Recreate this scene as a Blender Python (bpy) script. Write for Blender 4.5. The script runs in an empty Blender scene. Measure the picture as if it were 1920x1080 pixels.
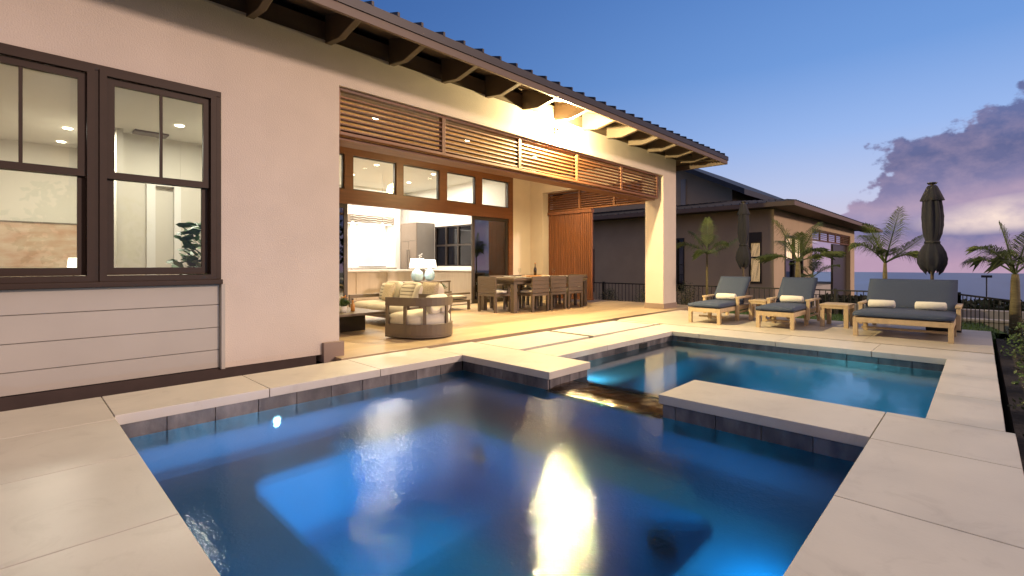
import bpy, bmesh, math, random
from mathutils import Vector, Matrix
random.seed(7)
R = math.radians
sc = bpy.context.scene
COL = sc.collection

# ------------------------------------------------------------------ camera
cam = bpy.data.cameras.new('camera'); camo = bpy.data.objects.new('camera', cam); COL.objects.link(camo)
camo.location = (0, 0, 1.0)
camo.rotation_euler = (R(90), 0, R(44.07 - 90))
cam.sensor_width = 36; cam.lens = 36 * 908 / 1920.0
cam.shift_y = -45 / 1920.0
cam.clip_start = 0.05; cam.clip_end = 30000
sc.camera = camo
sc.view_settings.view_transform = 'Standard'; sc.view_settings.look = 'None'
sc.view_settings.exposure = 0.0; sc.view_settings.gamma = 1.0
sc.render.engine = 'CYCLES'
sc.cycles.use_denoising = True
sc.cycles.max_bounces = 10; sc.cycles.transparent_max_bounces = 16
sc.cycles.sample_clamp_indirect = 6.0
sc.cycles.caustics_reflective = False; sc.cycles.caustics_refractive = False

# ------------------------------------------------------------------ world: dusk sky with a cloud bank over the sea
w = bpy.data.worlds.new('World'); sc.world = w; w.use_nodes = True
nt = w.node_tree; nt.nodes.clear(); L = nt.links
def N(t, **k):
    n = nt.nodes.new(t)
    for a, b in k.items(): setattr(n, a, b)
    return n
def M(op, a, b=None, c=None, clamp=False):
    n = N('ShaderNodeMath', operation=op); n.use_clamp = clamp
    for i, v in enumerate((a, b, c)):
        if v is None: continue
        if isinstance(v, (int, float)): n.inputs[i].default_value = v
        else: L.new(v, n.inputs[i])
    return n.outputs[0]
def ramp(fac, stops, interp='LINEAR'):
    n = N('ShaderNodeValToRGB'); cr = n.color_ramp; cr.interpolation = interp
    while len(cr.elements) > 1: cr.elements.remove(cr.elements[-1])
    cr.elements[0].position = stops[0][0]; cr.elements[0].color = (*stops[0][1], 1)
    for p, c in stops[1:]:
        e = cr.elements.new(p); e.color = (*c, 1)
    L.new(fac, n.inputs[0]); return n.outputs[0]
def MIX(f, a, b):
    n = N('ShaderNodeMix', data_type='RGBA')
    if isinstance(f, (int, float)): n.inputs[0].default_value = f
    else: L.new(f, n.inputs[0])
    for i, v in ((6, a), (7, b)):
        if isinstance(v, tuple): n.inputs[i].default_value = (*v, 1)
        else: L.new(v, n.inputs[i])
    return n.outputs[2]
tc = N('ShaderNodeTexCoord'); sep = N('ShaderNodeSeparateXYZ'); L.new(tc.outputs['Generated'], sep.inputs[0])
X, Y, Z = sep.outputs
e = M('MAXIMUM', Z, 0.0)
near = ramp(e, [(0.0, (.60, .40, .50)), (.06, (.66, .58, .70)), (.13, (.52, .59, .84)), (.22, (.33, .49, .86)), (.34, (.17, .34, .73)), (.50, (.10, .24, .60)), (.72, (.44, .39, .42)), (1, (.48, .41, .40))])
far_ = ramp(e, [(0.0, (.20, .25, .38)), (.1, (.17, .27, .50)), (.25, (.06, .17, .46)), (.50, (.042, .12, .36)), (.72, (.44, .38, .40)), (1, (.48, .41, .40))])
back = ramp(e, [(0.0, (1.25, .78, .60)), (.12, (1.2, .80, .66)), (.3, (.95, .70, .66)), (.6, (.60, .48, .46)), (1, (.48, .41, .40))])
az = M('MULTIPLY_ADD', X, .80, M('MULTIPLY', Y, -.60))           # towards the afterglow
t1 = N('ShaderNodeMapRange'); t1.interpolation_type = 'SMOOTHSTEP'
L.new(az, t1.inputs[0]); t1.inputs[1].default_value = -.35; t1.inputs[2].default_value = .75
skyc = MIX(t1.outputs[0], far_, near)
t2 = N('ShaderNodeMapRange'); t2.interpolation_type = 'SMOOTHSTEP'
L.new(Y, t2.inputs[0]); t2.inputs[1].default_value = -.12; t2.inputs[2].default_value = -.75
skyc = MIX(t2.outputs[0], skyc, back)
# clouds in tangent coordinates around +X
xs = M('MAXIMUM', X, .05)
u = M('DIVIDE', Y, xs); v = M('DIVIDE', Z, xs)
comb = N('ShaderNodeCombineXYZ'); L.new(M('MULTIPLY', u, 1.0), comb.inputs[0]); L.new(M('MULTIPLY', v, 1.35), comb.inputs[1])
def noise(scale, detail=6, rough=.55, off=0, dist=0.0):
    n = N('ShaderNodeTexNoise'); n.inputs['Scale'].default_value = scale; n.inputs['Detail'].default_value = detail
    n.inputs['Roughness'].default_value = rough; n.inputs['Distortion'].default_value = dist
    mp = N('ShaderNodeMapping'); mp.inputs[1].default_value = (off, off * .7, off * .3)
    L.new(comb.outputs[0], mp.inputs[0]); L.new(mp.outputs[0], n.inputs['Vector']); return n.outputs[0]
n1 = noise(15, 9, .55, 3.1); n2 = noise(9, 6, .5, 7.7); n3 = noise(30, 6, .6, 1.3)
nb = M('SUBTRACT', n1, .5)
top = M('SUBTRACT', .228, M('MULTIPLY', u, .36))                 # upper edge of the bank, rising to the right
d1 = M('MULTIPLY', M('SUBTRACT', top, v), 14.0)
d2 = M('MULTIPLY', M('SUBTRACT', .126, u), 20.0)
bank = M('MINIMUM', d1, d2)
d3 = M('MULTIPLY', M('SUBTRACT', .098, v), 14.0)                  # low layer reaching farther left
d3 = M('SUBTRACT', d3, M('MULTIPLY', M('MAXIMUM', M('SUBTRACT', u, .15), 0.0), 6.0))
body = M('MAXIMUM', bank, d3)
dens = M('ADD', body, M('MULTIPLY', nb, 2.6))
cm = N('ShaderNodeMapRange'); cm.interpolation_type = 'SMOOTHSTEP'; L.new(dens, cm.inputs[0]); cm.inputs[1].default_value = .0; cm.inputs[2].default_value = .20
vis = M('MULTIPLY', cm.outputs[0], M('GREATER_THAN', X, .06))
# cloud colours: slate tops on the right, mauve belly, bright gap low right, lavender towards the horizon
vv = M('ADD', v, M('MULTIPLY', M('SUBTRACT', n2, .5), .075))
ccol = ramp(M('MULTIPLY', vv, 4.0), [(0.0, (.50, .33, .46)), (.10, (.38, .28, .43)), (.20, (.21, .20, .37)), (.32, (.36, .30, .47)), (.40, (.42, .32, .46)), (.50, (.24, .22, .39)), (.66, (.13, .145, .30)), (.9, (.14, .17, .36))])
ccol = MIX(M('MULTIPLY', M('MULTIPLY', M('SUBTRACT', n3, .42), 2.2, clamp=True), .40), ccol, (.62, .44, .54))
# bright gap of afterglow
gu = M('MULTIPLY', M('ADD', u, .045), 7.5); gv = M('MULTIPLY', M('SUBTRACT', v, M('MULTIPLY_ADD', u, -.10, .070)), 34.0)
gap = M('SUBTRACT', 1.0, M('ADD', M('MULTIPLY', gu, gu), M('MULTIPLY', gv, gv)), clamp=True)
gap = M('MULTIPLY', gap, M('MULTIPLY', M('SUBTRACT', n1, .25), 2.6, clamp=True), clamp=True)
ccol = MIX(gap, ccol, (1.0, .80, .70))
skyc = MIX(vis, skyc, ccol)
bg = N('ShaderNodeBackground'); L.new(skyc, bg.inputs[0]); bg.inputs[1].default_value = 1.0
wo = N('ShaderNodeOutputWorld'); L.new(bg.outputs[0], wo.inputs[0])

# ------------------------------------------------------------------ sun: last soft afterglow from behind the camera, under the eave
sl = bpy.data.lights.new('sun', 'SUN'); so = bpy.data.objects.new('sun', sl); COL.objects.link(so)
sl.energy = 2.2; sl.angle = R(5); sl.color = (1, .72, .57)
sd = Vector((.35, -1.0, math.tan(R(14)) * 1.06)).normalized()
so.rotation_euler = sd.to_track_quat('Z', 'Y').to_euler()

# ------------------------------------------------------------------ materials
def mat(name, col, rough=.6, var=.12, scale=6.0, bump=0.0, bscale=None, metal=0.0, col2=None, stretch=(1, 1, 1), spec=.5, detail=5, coat=0.0):
    m = bpy.data.materials.new(name); m.use_nodes = True
    t = m.node_tree; b = t.nodes['Principled BSDF']; lk = t.links
    b.inputs['Roughness'].default_value = rough; b.inputs['Metallic'].default_value = metal
    b.inputs['Specular IOR Level'].default_value = spec; b.inputs['Coat Weight'].default_value = coat
    c = t.nodes.new('ShaderNodeTexCoord'); mp = t.nodes.new('ShaderNodeMapping'); mp.inputs[3].default_value = stretch
    lk.new(c.outputs['Object'], mp.inputs[0])
    n = t.nodes.new('ShaderNodeTexNoise'); n.inputs['Scale'].default_value = scale; n.inputs['Detail'].default_value = detail
    lk.new(mp.outputs[0], n.inputs['Vector'])
    r = t.nodes.new('ShaderNodeValToRGB'); r.color_ramp.elements[0].position = .3; r.color_ramp.elements[1].position = .72
    c2 = col2 or tuple(min(1, x * (1 + var)) for x in col); c1 = tuple(x * (1 - var) for x in col) if not col2 else col
    r.color_ramp.elements[0].color = (*c1, 1); r.color_ramp.elements[1].color = (*c2, 1)
    lk.new(n.outputs[0], r.inputs[0]); lk.new(r.outputs[0], b.inputs['Base Color'])
    if bump:
        n2 = t.nodes.new('ShaderNodeTexNoise'); n2.inputs['Scale'].default_value = bscale or scale * 8; n2.inputs['Detail'].default_value = 4
        lk.new(mp.outputs[0], n2.inputs['Vector'])
        bp = t.nodes.new('ShaderNodeBump'); bp.inputs['Strength'].default_value = bump; bp.inputs['Distance'].default_value = .01
        lk.new(n2.outputs[0], bp.inputs['Height']); lk.new(bp.outputs[0], b.inputs['Normal'])
    return m
def emit(name, col, s):
    m = bpy.data.materials.new(name); m.use_nodes = True; b = m.node_tree.nodes['Principled BSDF']
    b.inputs['Base Color'].default_value = (.8, .8, .8, 1)
    b.inputs['Emission Color'].default_value = (*col, 1); b.inputs['Emission Strength'].default_value = s; return m
def schlick(t, ior):
    lw = t.nodes.new('ShaderNodeLayerWeight'); lw.inputs['Blend'].default_value = .5
    p = t.nodes.new('ShaderNodeMath'); p.operation = 'POWER'; p.inputs[1].default_value = 5
    q = t.nodes.new('ShaderNodeMath'); q.operation = 'MULTIPLY_ADD'; r0 = ((ior - 1) / (ior + 1)) ** 2
    q.inputs[1].default_value = 1 - r0; q.inputs[2].default_value = r0
    t.links.new(lw.outputs['Facing'], p.inputs[0]); t.links.new(p.outputs[0], q.inputs[0]); return q
def glass(name, tint=(.93, .96, .95), ior=1.5, rough=0.0):
    m = bpy.data.materials.new(name); m.use_nodes = True; t = m.node_tree; t.nodes.clear(); lk = t.links
    o = t.nodes.new('ShaderNodeOutputMaterial'); mx = t.nodes.new('ShaderNodeMixShader'); tr = t.nodes.new('ShaderNodeBsdfTransparent')
    gl = t.nodes.new('ShaderNodeBsdfGlossy'); fr = schlick(t, ior)
    tr.inputs[0].default_value = (*tint, 1); gl.inputs['Roughness'].default_value = rough
    lk.new(fr.outputs[0], mx.inputs[0]); lk.new(tr.outputs[0], mx.inputs[1]); lk.new(gl.outputs[0], mx.inputs[2]); lk.new(mx.outputs[0], o.inputs[0])
    return m
def water(name, tint, amp, mid=None):
    m = bpy.data.materials.new(name); m.use_nodes = True; t = m.node_tree; t.nodes.clear(); lk = t.links
    o = t.nodes.new('ShaderNodeOutputMaterial'); mx = t.nodes.new('ShaderNodeMixShader'); tr = t.nodes.new('ShaderNodeBsdfRefraction' if mid or amp < .1 else 'ShaderNodeBsdfTransparent')
    gl = t.nodes.new('ShaderNodeBsdfGlossy'); fr = schlick(t, 1.33)
    gl.inputs['Roughness'].default_value = .012 if mid else .045
    tr.inputs[0].default_value = (*tint, 1)
    if 'IOR' in tr.inputs: tr.inputs['IOR'].default_value = 1.035; tr.inputs['Roughness'].default_value = .45
    c = t.nodes.new('ShaderNodeTexCoord')
    def nz(scale, det, st=(1, 1, 1)):
        mp = t.nodes.new('ShaderNodeMapping'); mp.inputs[3].default_value = st; lk.new(c.outputs['Object'], mp.inputs[0])
        n = t.nodes.new('ShaderNodeTexNoise'); n.inputs['Scale'].default_value = scale; n.inputs['Detail'].default_value = det
        n.inputs['Distortion'].default_value = .4
        lk.new(mp.outputs[0], n.inputs['Vector']); return n.outputs[0]
    a = nz(9, 2) if not mid else nz(20, 3); b2 = nz(62, 3, (1, 1, 1))
    ad = t.nodes.new('ShaderNodeMath'); ad.operation = 'MULTIPLY_ADD'; ad.inputs[1].default_value = 1.1 if mid else .3
    lk.new(b2, ad.inputs[0]); lk.new(a, ad.inputs[2])
    h = ad.outputs[0]
    bp = t.nodes.new('ShaderNodeBump'); bp.inputs['Distance'].default_value = .02
    if mid:      # livelier where the spillway falls in
        vm = t.nodes.new('ShaderNodeVectorMath'); vm.operation = 'DISTANCE'; vm.inputs[1].default_value = mid
        lk.new(c.outputs['Object'], vm.inputs[0])
        mr = t.nodes.new('ShaderNodeMapRange'); lk.new(vm.outputs['Value'], mr.inputs[0])
        mr.inputs[1].default_value = .1; mr.inputs[2].default_value = 2.3; mr.inputs[3].default_value = amp * 1.9; mr.inputs[4].default_value = amp
        lk.new(mr.outputs[0], bp.inputs['Strength'])
    else: bp.inputs['Strength'].default_value = amp
    lk.new(h, bp.inputs['Height']); lk.new(bp.outputs[0], gl.inputs['Normal'])
    if 'Normal' in tr.inputs: lk.new(bp.outputs[0], tr.inputs['Normal'])
    body = tr.outputs[0]
    if 'IOR' in tr.inputs:      # part of the light passes straight, part is scattered by the moving surface
        t2_ = t.nodes.new('ShaderNodeBsdfTransparent'); t2_.inputs[0].default_value = (*tint, 1); m2_ = t.nodes.new('ShaderNodeMixShader'); m2_.inputs[0].default_value = .25
        lk.new(tr.outputs[0], m2_.inputs[1]); lk.new(t2_.outputs[0], m2_.inputs[2]); body = m2_.outputs[0]
    lk.new(fr.outputs[0], mx.inputs[0]); lk.new(body, mx.inputs[1]); lk.new(gl.outputs[0], mx.inputs[2]); lk.new(mx.outputs[0], o.inputs[0])
    return m
MT = dict(
    stucco=mat('stucco', (.56, .485, .425), .85, .05, 2.2, .35, 90),
    siding=mat('siding', (.40, .37, .33), .6, .03, 3, .06, 40),
    stone=mat('limestone', (.57, .53, .48), .38, .07, 2.6, .05, 60),
    floor=mat('floor_tile', (.42, .31, .20), .42, .12, 2.0, .05, 60, stretch=(.4, 3, 1)),
    decktile=mat('deck_tile', (.50, .44, .37), .5, .08, 2.5, .05, 60),
    grout=mat('grout', (.03, .026, .023), .9),
    pebble=mat('pebble', (.022, .019, .017), .6, .6, 40),
    slate=mat('slate_tile', (.055, .05, .056), .35, .0, 9, .4, 14, col2=(.19, .175, .18), stretch=(1, 1, .5), detail=8),
    spatile=mat('wet_tile', (.028, .018, .008), .12, .3, 12, .8, 20),
    plaster=mat('pool_plaster', (.05, .20, .32), .6, .08, 5),
    bench=mat('pool_bench_plaster', (.055, .23, .38), .6, .08, 5),
    trim=mat('bronze_trim', (.036, .020, .014), .5, .08, 10, spec=.2),
    jamb=mat('dark_bronze', (.030, .022, .018), .4, .08, 10),
    wood=mat('cedar', (.15, .058, .022), .5, .25, 3, .1, 40, stretch=(.5, 6, 6)),
    ceilwood=mat('ceiling_cedar', (.62, .40, .18), .5, .2, 3, .1, 40, stretch=(.5, 6, 6)),
    woodv=mat('cedar_upright', (.17, .060, .024), .5, .25, 3, .1, 40, stretch=(6, 6, .5)),
    woodhead=mat('mahogany', (.135, .052, .022), .4, .15, 3, .05, 40, stretch=(.6, 6, 6)),
    rafter=mat('painted_rafter', (.085, .058, .035), .6, .08, 5),
    soffit=mat('soffit_board', (.095, .062, .038), .7, .1, 4, stretch=(1, 8, 1)),
    roof=mat('roof_metal', (.045, .040, .042), .4, .08, 2, metal=.4),
    roof2=mat('roof_metal_blue', (.011, .015, .028), .6, .1, 2, metal=.0),
    fascia=mat('fascia', (.13, .085, .06), .5, .06, 5),
    white=mat('white_paint', (.80, .78, .74), .6, .02, 3),
    ceil=mat('ceiling_paint', (.74, .72, .66), .8, .02, 3),
    pierbase=mat('pier_base_paint', (.24, .175, .145), .7, .05, 4),
    footing=mat('footing', (.045, .028, .024), .8, .15, 8),
    soil=mat('soil', (.018, .013, .010), .95, .5, 20, .8, 40),
    grass=mat('lawn_grass', (.04, .085, .015), .9, .5, 30, 1, 120),
    land=mat('dark_land', (.022, .032, .016), .95, .5, .2),
    teak=mat('teak', (.48, .36, .22), .55, .12, 5, .08, 60, stretch=(3, 3, 3)),
    navy=mat('blue_grey_canvas', (.045, .062, .110), .85, .05, 40, .15, 400),
    towel=mat('towel', (.80, .76, .68), .95, .03, 30, .5, 200),
    umb=mat('charcoal_canvas', (.022, .022, .030), .9, .1, 30, .2, 300),
    pole=mat('dark_pole', (.10, .07, .04), .4),
    taupe=mat('taupe_aluminium', (.105, .078, .058), .5, .05, 10),
    cushion=mat('cushion', (.50, .47, .42), .9, .04, 30, .2, 300),
    fluffy=mat('fluffy_cushion', (.52, .45, .35), 1, .25, 60, 1, 120),
    stripe=mat('striped_cushion', (.62, .56, .47), .9, .04, 30),
    clay=mat('white_pot', (.6, .58, .53), .6, .05, 10),
    leaf=mat('leaf', (.05, .10, .02), .6, .5, 8),
    palm=mat('palm_leaf', (.07, .095, .022), .6, .5, 4),
    trunk=mat('palm_trunk', (.16, .13, .065), .8, .3, 12, .4, 30, stretch=(1, 1, 6)),
    fruitwood=mat('acacia_board', (.45, .20, .05), .5, .2, 8),
    bottle=mat('dark_bottle', (.02, .012, .008), .15),
    amber=mat('amber_bottle', (.45, .20, .04), .2),
    iron=mat('black_iron', (.012, .010, .010), .5),
    cab=mat('taupe_cabinet', (.20, .16, .125), .45, .04, 4),
    cabside=mat('grey_cabinet', (.17, .155, .14), .5, .04, 4),
    island=mat('oak_cabinet', (.40, .33, .24), .5, .08, 4, stretch=(4, 4, .5)),
    marble=mat('marble', (.72, .70, .66), .2, .12, 3, detail=10),
    bluevase=mat('blue_glass', (.40, .60, .72), .15, .15, 8),
    shade=emit('lamp_shade', (1, .88, .68), 3.5),
    disc=emit('downlight_lens', (1, .84, .60), 14),
    bulb=emit('wall_light_lens', (1, .80, .48), 1500),
    poolbulb=emit('pool_light_lens', (.75, .9, 1), 30),
    pend=emit('pendant_glow', (1, .82, .55), 9),
    strip=emit('under_hood_strip', (1, .9, .72), 3),
    warmwin=emit('lit_blind', (1, .62, .24), .75),
    glass=glass('window_glass'), doorglass=glass('door_glass', (.42, .48, .48), 3.2),
    darkglass=glass('dark_glass', (.10, .12, .16), 1.7),
    chrome=mat('steel', (.55, .52, .48), .25, .02, 5, metal=1),
    wstucco=mat('neighbour_stucco', (.44, .33, .22), .85, .06, 1.5),
    hedge=mat('hedge_leaf', (.022, .032, .012), .8, .6, 6),
    lowwall=mat('terrace_wall', (.36, .33, .30), .8, .06, 2),
    canvas=mat('painting_ground', (.60, .50, .38), .8, .0, 3, col2=(.48, .28, .18), stretch=(1, 1, 3), detail=6),
    sea=mat('sea', (.035, .07, .15), .30, .25, .004, .0, stretch=(.4, 4, 1)),
    roomwall=mat('room_wall', (.66, .62, .54), .8, .02, 2),
    figleaf=mat('fig_leaf', (.07, .17, .04), .4, .4, 8),
    black=mat('black_cover', (.01, .01, .01), .5),
)

def slabvar(key, amt=.10, stain=(.30, .26, .22), cov=.55):
    t = MT[key].node_tree; b = t.nodes['Principled BSDF']; src = b.inputs['Base Color'].links[0].from_socket
    g = t.nodes.new('ShaderNodeNewGeometry'); mr = t.nodes.new('ShaderNodeMapRange'); mr.inputs[3].default_value = 1 - amt; mr.inputs[4].default_value = 1 + amt * .6
    t.links.new(g.outputs['Random Per Island'], mr.inputs[0])
    mx = t.nodes.new('ShaderNodeMix'); mx.data_type = 'RGBA'; mx.blend_type = 'MULTIPLY'; mx.inputs[0].default_value = 1
    t.links.new(src, mx.inputs[6]); t.links.new(mr.outputs[0], mx.inputs[7])
    c = t.nodes.new('ShaderNodeTexCoord'); n = t.nodes.new('ShaderNodeTexNoise'); n.inputs['Scale'].default_value = 3.1; n.inputs['Detail'].default_value = 9; n.inputs['Roughness'].default_value = .68; n.inputs['Distortion'].default_value = 1.2
    t.links.new(c.outputs['Object'], n.inputs['Vector'])
    r = t.nodes.new('ShaderNodeMapRange'); r.inputs[1].default_value = cov; r.inputs[2].default_value = cov + .14; r.inputs[4].default_value = .26; t.links.new(n.outputs[0], r.inputs[0])
    m2 = t.nodes.new('ShaderNodeMix'); m2.data_type = 'RGBA'; m2.inputs[7].default_value = (*stain, 1)
    t.links.new(r.outputs[0], m2.inputs[0]); t.links.new(mx.outputs[2], m2.inputs[6]); t.links.new(m2.outputs[2], b.inputs['Base Color'])
slabvar('stone'); slabvar('decktile', .12); slabvar('floor', .16); slabvar('slate', .35, (.34, .32, .32), .66); slabvar('wood', .22, (.12, .04, .015), .7); slabvar('teak', .15, (.3, .2, .11), .66)

# ------------------------------------------------------------------ mesh helper
class MB:
    def __init__(s): s.v = []; s.f = []; s.m = []
    def add(s, vs, fs, mi=0):
        n = len(s.v); s.v += [tuple(p) for p in vs]; s.f += [tuple(i + n for i in f) for f in fs]; s.m += [mi] * len(fs); return s
    def box(s, x0, x1, y0, y1, z0, z1, mi=0, T=None):
        vs = [Vector((x, y, z)) for z in (z0, z1) for y in (y0, y1) for x in (x0, x1)]
        if T is not None: vs = [T @ p for p in vs]
        return s.add(vs, [(0, 2, 3, 1), (4, 5, 7, 6), (0, 1, 5, 4), (2, 6, 7, 3), (0, 4, 6, 2), (1, 3, 7, 5)], mi)
    def bar(s, a, b, wd, h, mi=0, up=(0, 0, 1)):
        a = Vector(a); b = Vector(b); d = b - a; Ln = d.length; d.normalize()
        upv = Vector(up)
        if abs(d.dot(upv)) > .99: upv = Vector((1, 0, 0))
        sx = d.cross(upv).normalized(); uy = sx.cross(d)
        T = Matrix((( d.x, sx.x, uy.x, a.x), (d.y, sx.y, uy.y, a.y), (d.z, sx.z, uy.z, a.z), (0, 0, 0, 1)))
        return s.box(0, Ln, -wd / 2, wd / 2, -h / 2, h / 2, mi, T)
    def tube(s, pts, rad, n=8, mi=0, cap=True):
        pts = [Vector(p) for p in pts]; rs = rad if isinstance(rad, (list, tuple)) else [rad] * len(pts)
        rings = []; base = len(s.v); ref = None
        for i, p in enumerate(pts):
            d = (pts[min(i + 1, len(pts) - 1)] - pts[max(i - 1, 0)]).normalized()
            if ref is None: ref = Vector((0, 0, 1)) if abs(d.z) < .9 else Vector((1, 0, 0))
            a = d.cross(ref).normalized(); ref = a.cross(d); b = ref
            for k in range(n):
                t = 2 * math.pi * k / n; s.v.append(tuple(p + (a * math.cos(t) + b * math.sin(t)) * rs[i]))
        for i in range(len(pts) - 1):
            for k in range(n):
                a0 = base + i * n + k; a1 = base + i * n + (k + 1) % n
                s.f.append((a0, a1, a1 + n, a0 + n)); s.m.append(mi)
        if cap:
            s.f.append(tuple(base + k for k in range(n))[::-1]); s.m.append(mi)
            s.f.append(tuple(base + (len(pts) - 1) * n + k for k in range(n))); s.m.append(mi)
        return s
    def prism(s, poly, fn, t0, t1, mi=0):
        n = len(poly); vs = [fn(a, b, t0) for a, b in poly] + [fn(a, b, t1) for a, b in poly]
        fs = [tuple(range(n)), tuple(range(2 * n - 1, n - 1, -1))] + [(i, i + n, (i + 1) % n + n, (i + 1) % n) for i in range(n)]
        return s.add(vs, fs, mi)
    def lathe(s, prof, c, n=24, mi=0, ang=(0, 2 * math.pi), lobes=0, lamp=0.0):
        base = len(s.v); full = abs(ang[1] - ang[0] - 2 * math.pi) < 1e-6; m_ = n if full else n + 1
        for r, z in prof:
            for k in range(m_):
                t = ang[0] + (ang[1] - ang[0]) * k / n
                rr = r * (1 + lamp * math.sin(lobes * t + z * 2)) if lobes else r
                s.v.append((c[0] + rr * math.cos(t), c[1] + rr * math.sin(t), c[2] + z))
        for i in range(len(prof) - 1):
            for k in range(n):
                a0 = base + i * m_ + k; a1 = base + i * m_ + (k + 1) % m_
                s.f.append((a0, a1, a1 + m_, a0 + m_)); s.m.append(mi)
        return s
    def build(s, name, mats, parent=None, bevel=0.0, smooth=False, sub=0, seg=2):
        me = bpy.data.meshes.new(name); me.from_pydata(s.v, [], s.f); me.update()
        bm = bmesh.new(); bm.from_mesh(me); bmesh.ops.recalc_face_normals(bm, faces=bm.faces)
        if 'water' in name or 'sheet' in name: [f.normal_flip() for f in bm.faces if f.normal.z < 0]
        bm.to_mesh(me); bm.free()
        if not isinstance(mats, (list, tuple)): mats = [mats]
        for m_ in mats: me.materials.append(MT[m_] if isinstance(m_, str) else m_)
        if len(s.m) == len(me.polygons): me.polygons.foreach_set('material_index', s.m)
        if smooth: me.polygons.foreach_set('use_smooth', [True] * len(me.polygons))
        o = bpy.data.objects.new(name, me); COL.objects.link(o)
        if parent is not None:
            o.parent = parent; bpy_parent_inverse(o, parent)
        if bevel:
            b = o.modifiers.new('bevel', 'BEVEL'); b.width = bevel; b.segments = seg; b.limit_method = 'ANGLE'; b.angle_limit = R(40)
            if smooth is None or seg > 1:
                me.polygons.foreach_set('use_smooth', [True] * len(me.polygons))
                wn = o.modifiers.new('wn', 'WEIGHTED_NORMAL'); wn.keep_sharp = False
        if sub:
            q = o.modifiers.new('sub', 'SUBSURF'); q.levels = sub; q.render_levels = sub
        return o
def root_loc(p):
    l = Vector(p.location)
    while p.parent: p = p.parent; l += Vector(p.location)
    return l
def bpy_parent_inverse(o, parent):
    # meshes are authored in world space; the chain of parents only translates
    off = Vector((0, 0, 0)); p = parent
    while p is not None: off += Vector(p.location); p = p.parent
    if off.length > 0:
        o.data.transform(Matrix.Translation(-off))
def thing(name, label, cat, loc=(0, 0, 0), group=None):
    o = bpy.data.objects.new(name, None); COL.objects.link(o); o.location = loc; o.empty_display_size = .1
    o['label'] = label; o['category'] = cat
    if group: o['group'] = group
    return o
def tag(o, label=None, cat=None, group=None, kind=None):
    if label: o['label'] = label
    if cat: o['category'] = cat
    if group: o['group'] = group
    if kind: o['kind'] = kind
    return o
def dup(r, loc, label, rotz=None):
    def cp(o, par):
        c = o.copy(); COL.objects.link(c)
        if par is not None: c.parent = par
        for ch in list(o.children): cp(ch, c)
        return c
    c = cp(r, None); c.location = loc; c['label'] = label
    if rotz is not None: c.rotation_euler = (0, 0, rotz)
    return c
def plight(name, kind, loc, energy, col, size=.05, target=None, spot=None, blend=.5, shape=None, parent=None):
    l = bpy.data.lights.new(name, kind); o = bpy.data.objects.new(name, l); COL.objects.link(o)
    o.location = loc; l.energy = energy; l.color = col
    if kind == 'AREA': l.size = size
    else: l.shadow_soft_size = size
    if kind == 'SPOT': l.spot_size = R(spot); l.spot_blend = blend
    if target is not None:
        o.rotation_euler = (Vector(loc) - Vector(target)).to_track_quat('Z', 'Y').to_euler()
    return o
def cushion(mb, x0, x1, y0, y1, z0, z1, nx=8, ny=8, puff=.03, mi=0, T=None):
    """soft box: grid top and bottom, edges drawn in"""
    vs = []; cx, cy, cz = (x0 + x1) / 2, (y0 + y1) / 2, (z0 + z1) / 2; hz = (z1 - z0) / 2
    for sgn in (1, -1):
        for j in range(ny + 1):
            for i in range(nx + 1):
                a = i / nx * 2 - 1; b = j / ny * 2 - 1
                ed = max(abs(a), abs(b)); k = (1 - abs(a) ** 6) * (1 - abs(b) ** 6)
                z = cz + sgn * (hz * (.55 + .45 * min(1, k * 1.3)) + puff * (1 - a * a) * (1 - b * b))
                x = cx + a * (x1 - x0) / 2 * (1 if k > 0 else 1); y = cy + b * (y1 - y0) / 2
                p = Vector((x, y, z)); vs.append(T @ p if T is not None else p)
    fs = []; n = (nx + 1) * (ny + 1)
    for j in range(ny):
        for i in range(nx):
            a = j * (nx + 1) + i; fs.append((a, a + 1, a + nx + 2, a + nx + 1)); fs.append((n + a, n + a + nx + 1, n + a + nx + 2, n + a + 1))
    ring = [i for i in range(nx)] + [nx + j * (nx + 1) for j in range(ny)] + [ny * (nx + 1) + nx - i for i in range(nx)] + [(ny - j) * (nx + 1) for j in range(ny)]
    for k in range(len(ring)):
        a, b = ring[k], ring[(k + 1) % len(ring)]; fs.append((a, n + a, n + b, b))
    mb.add(vs, fs, mi)
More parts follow.
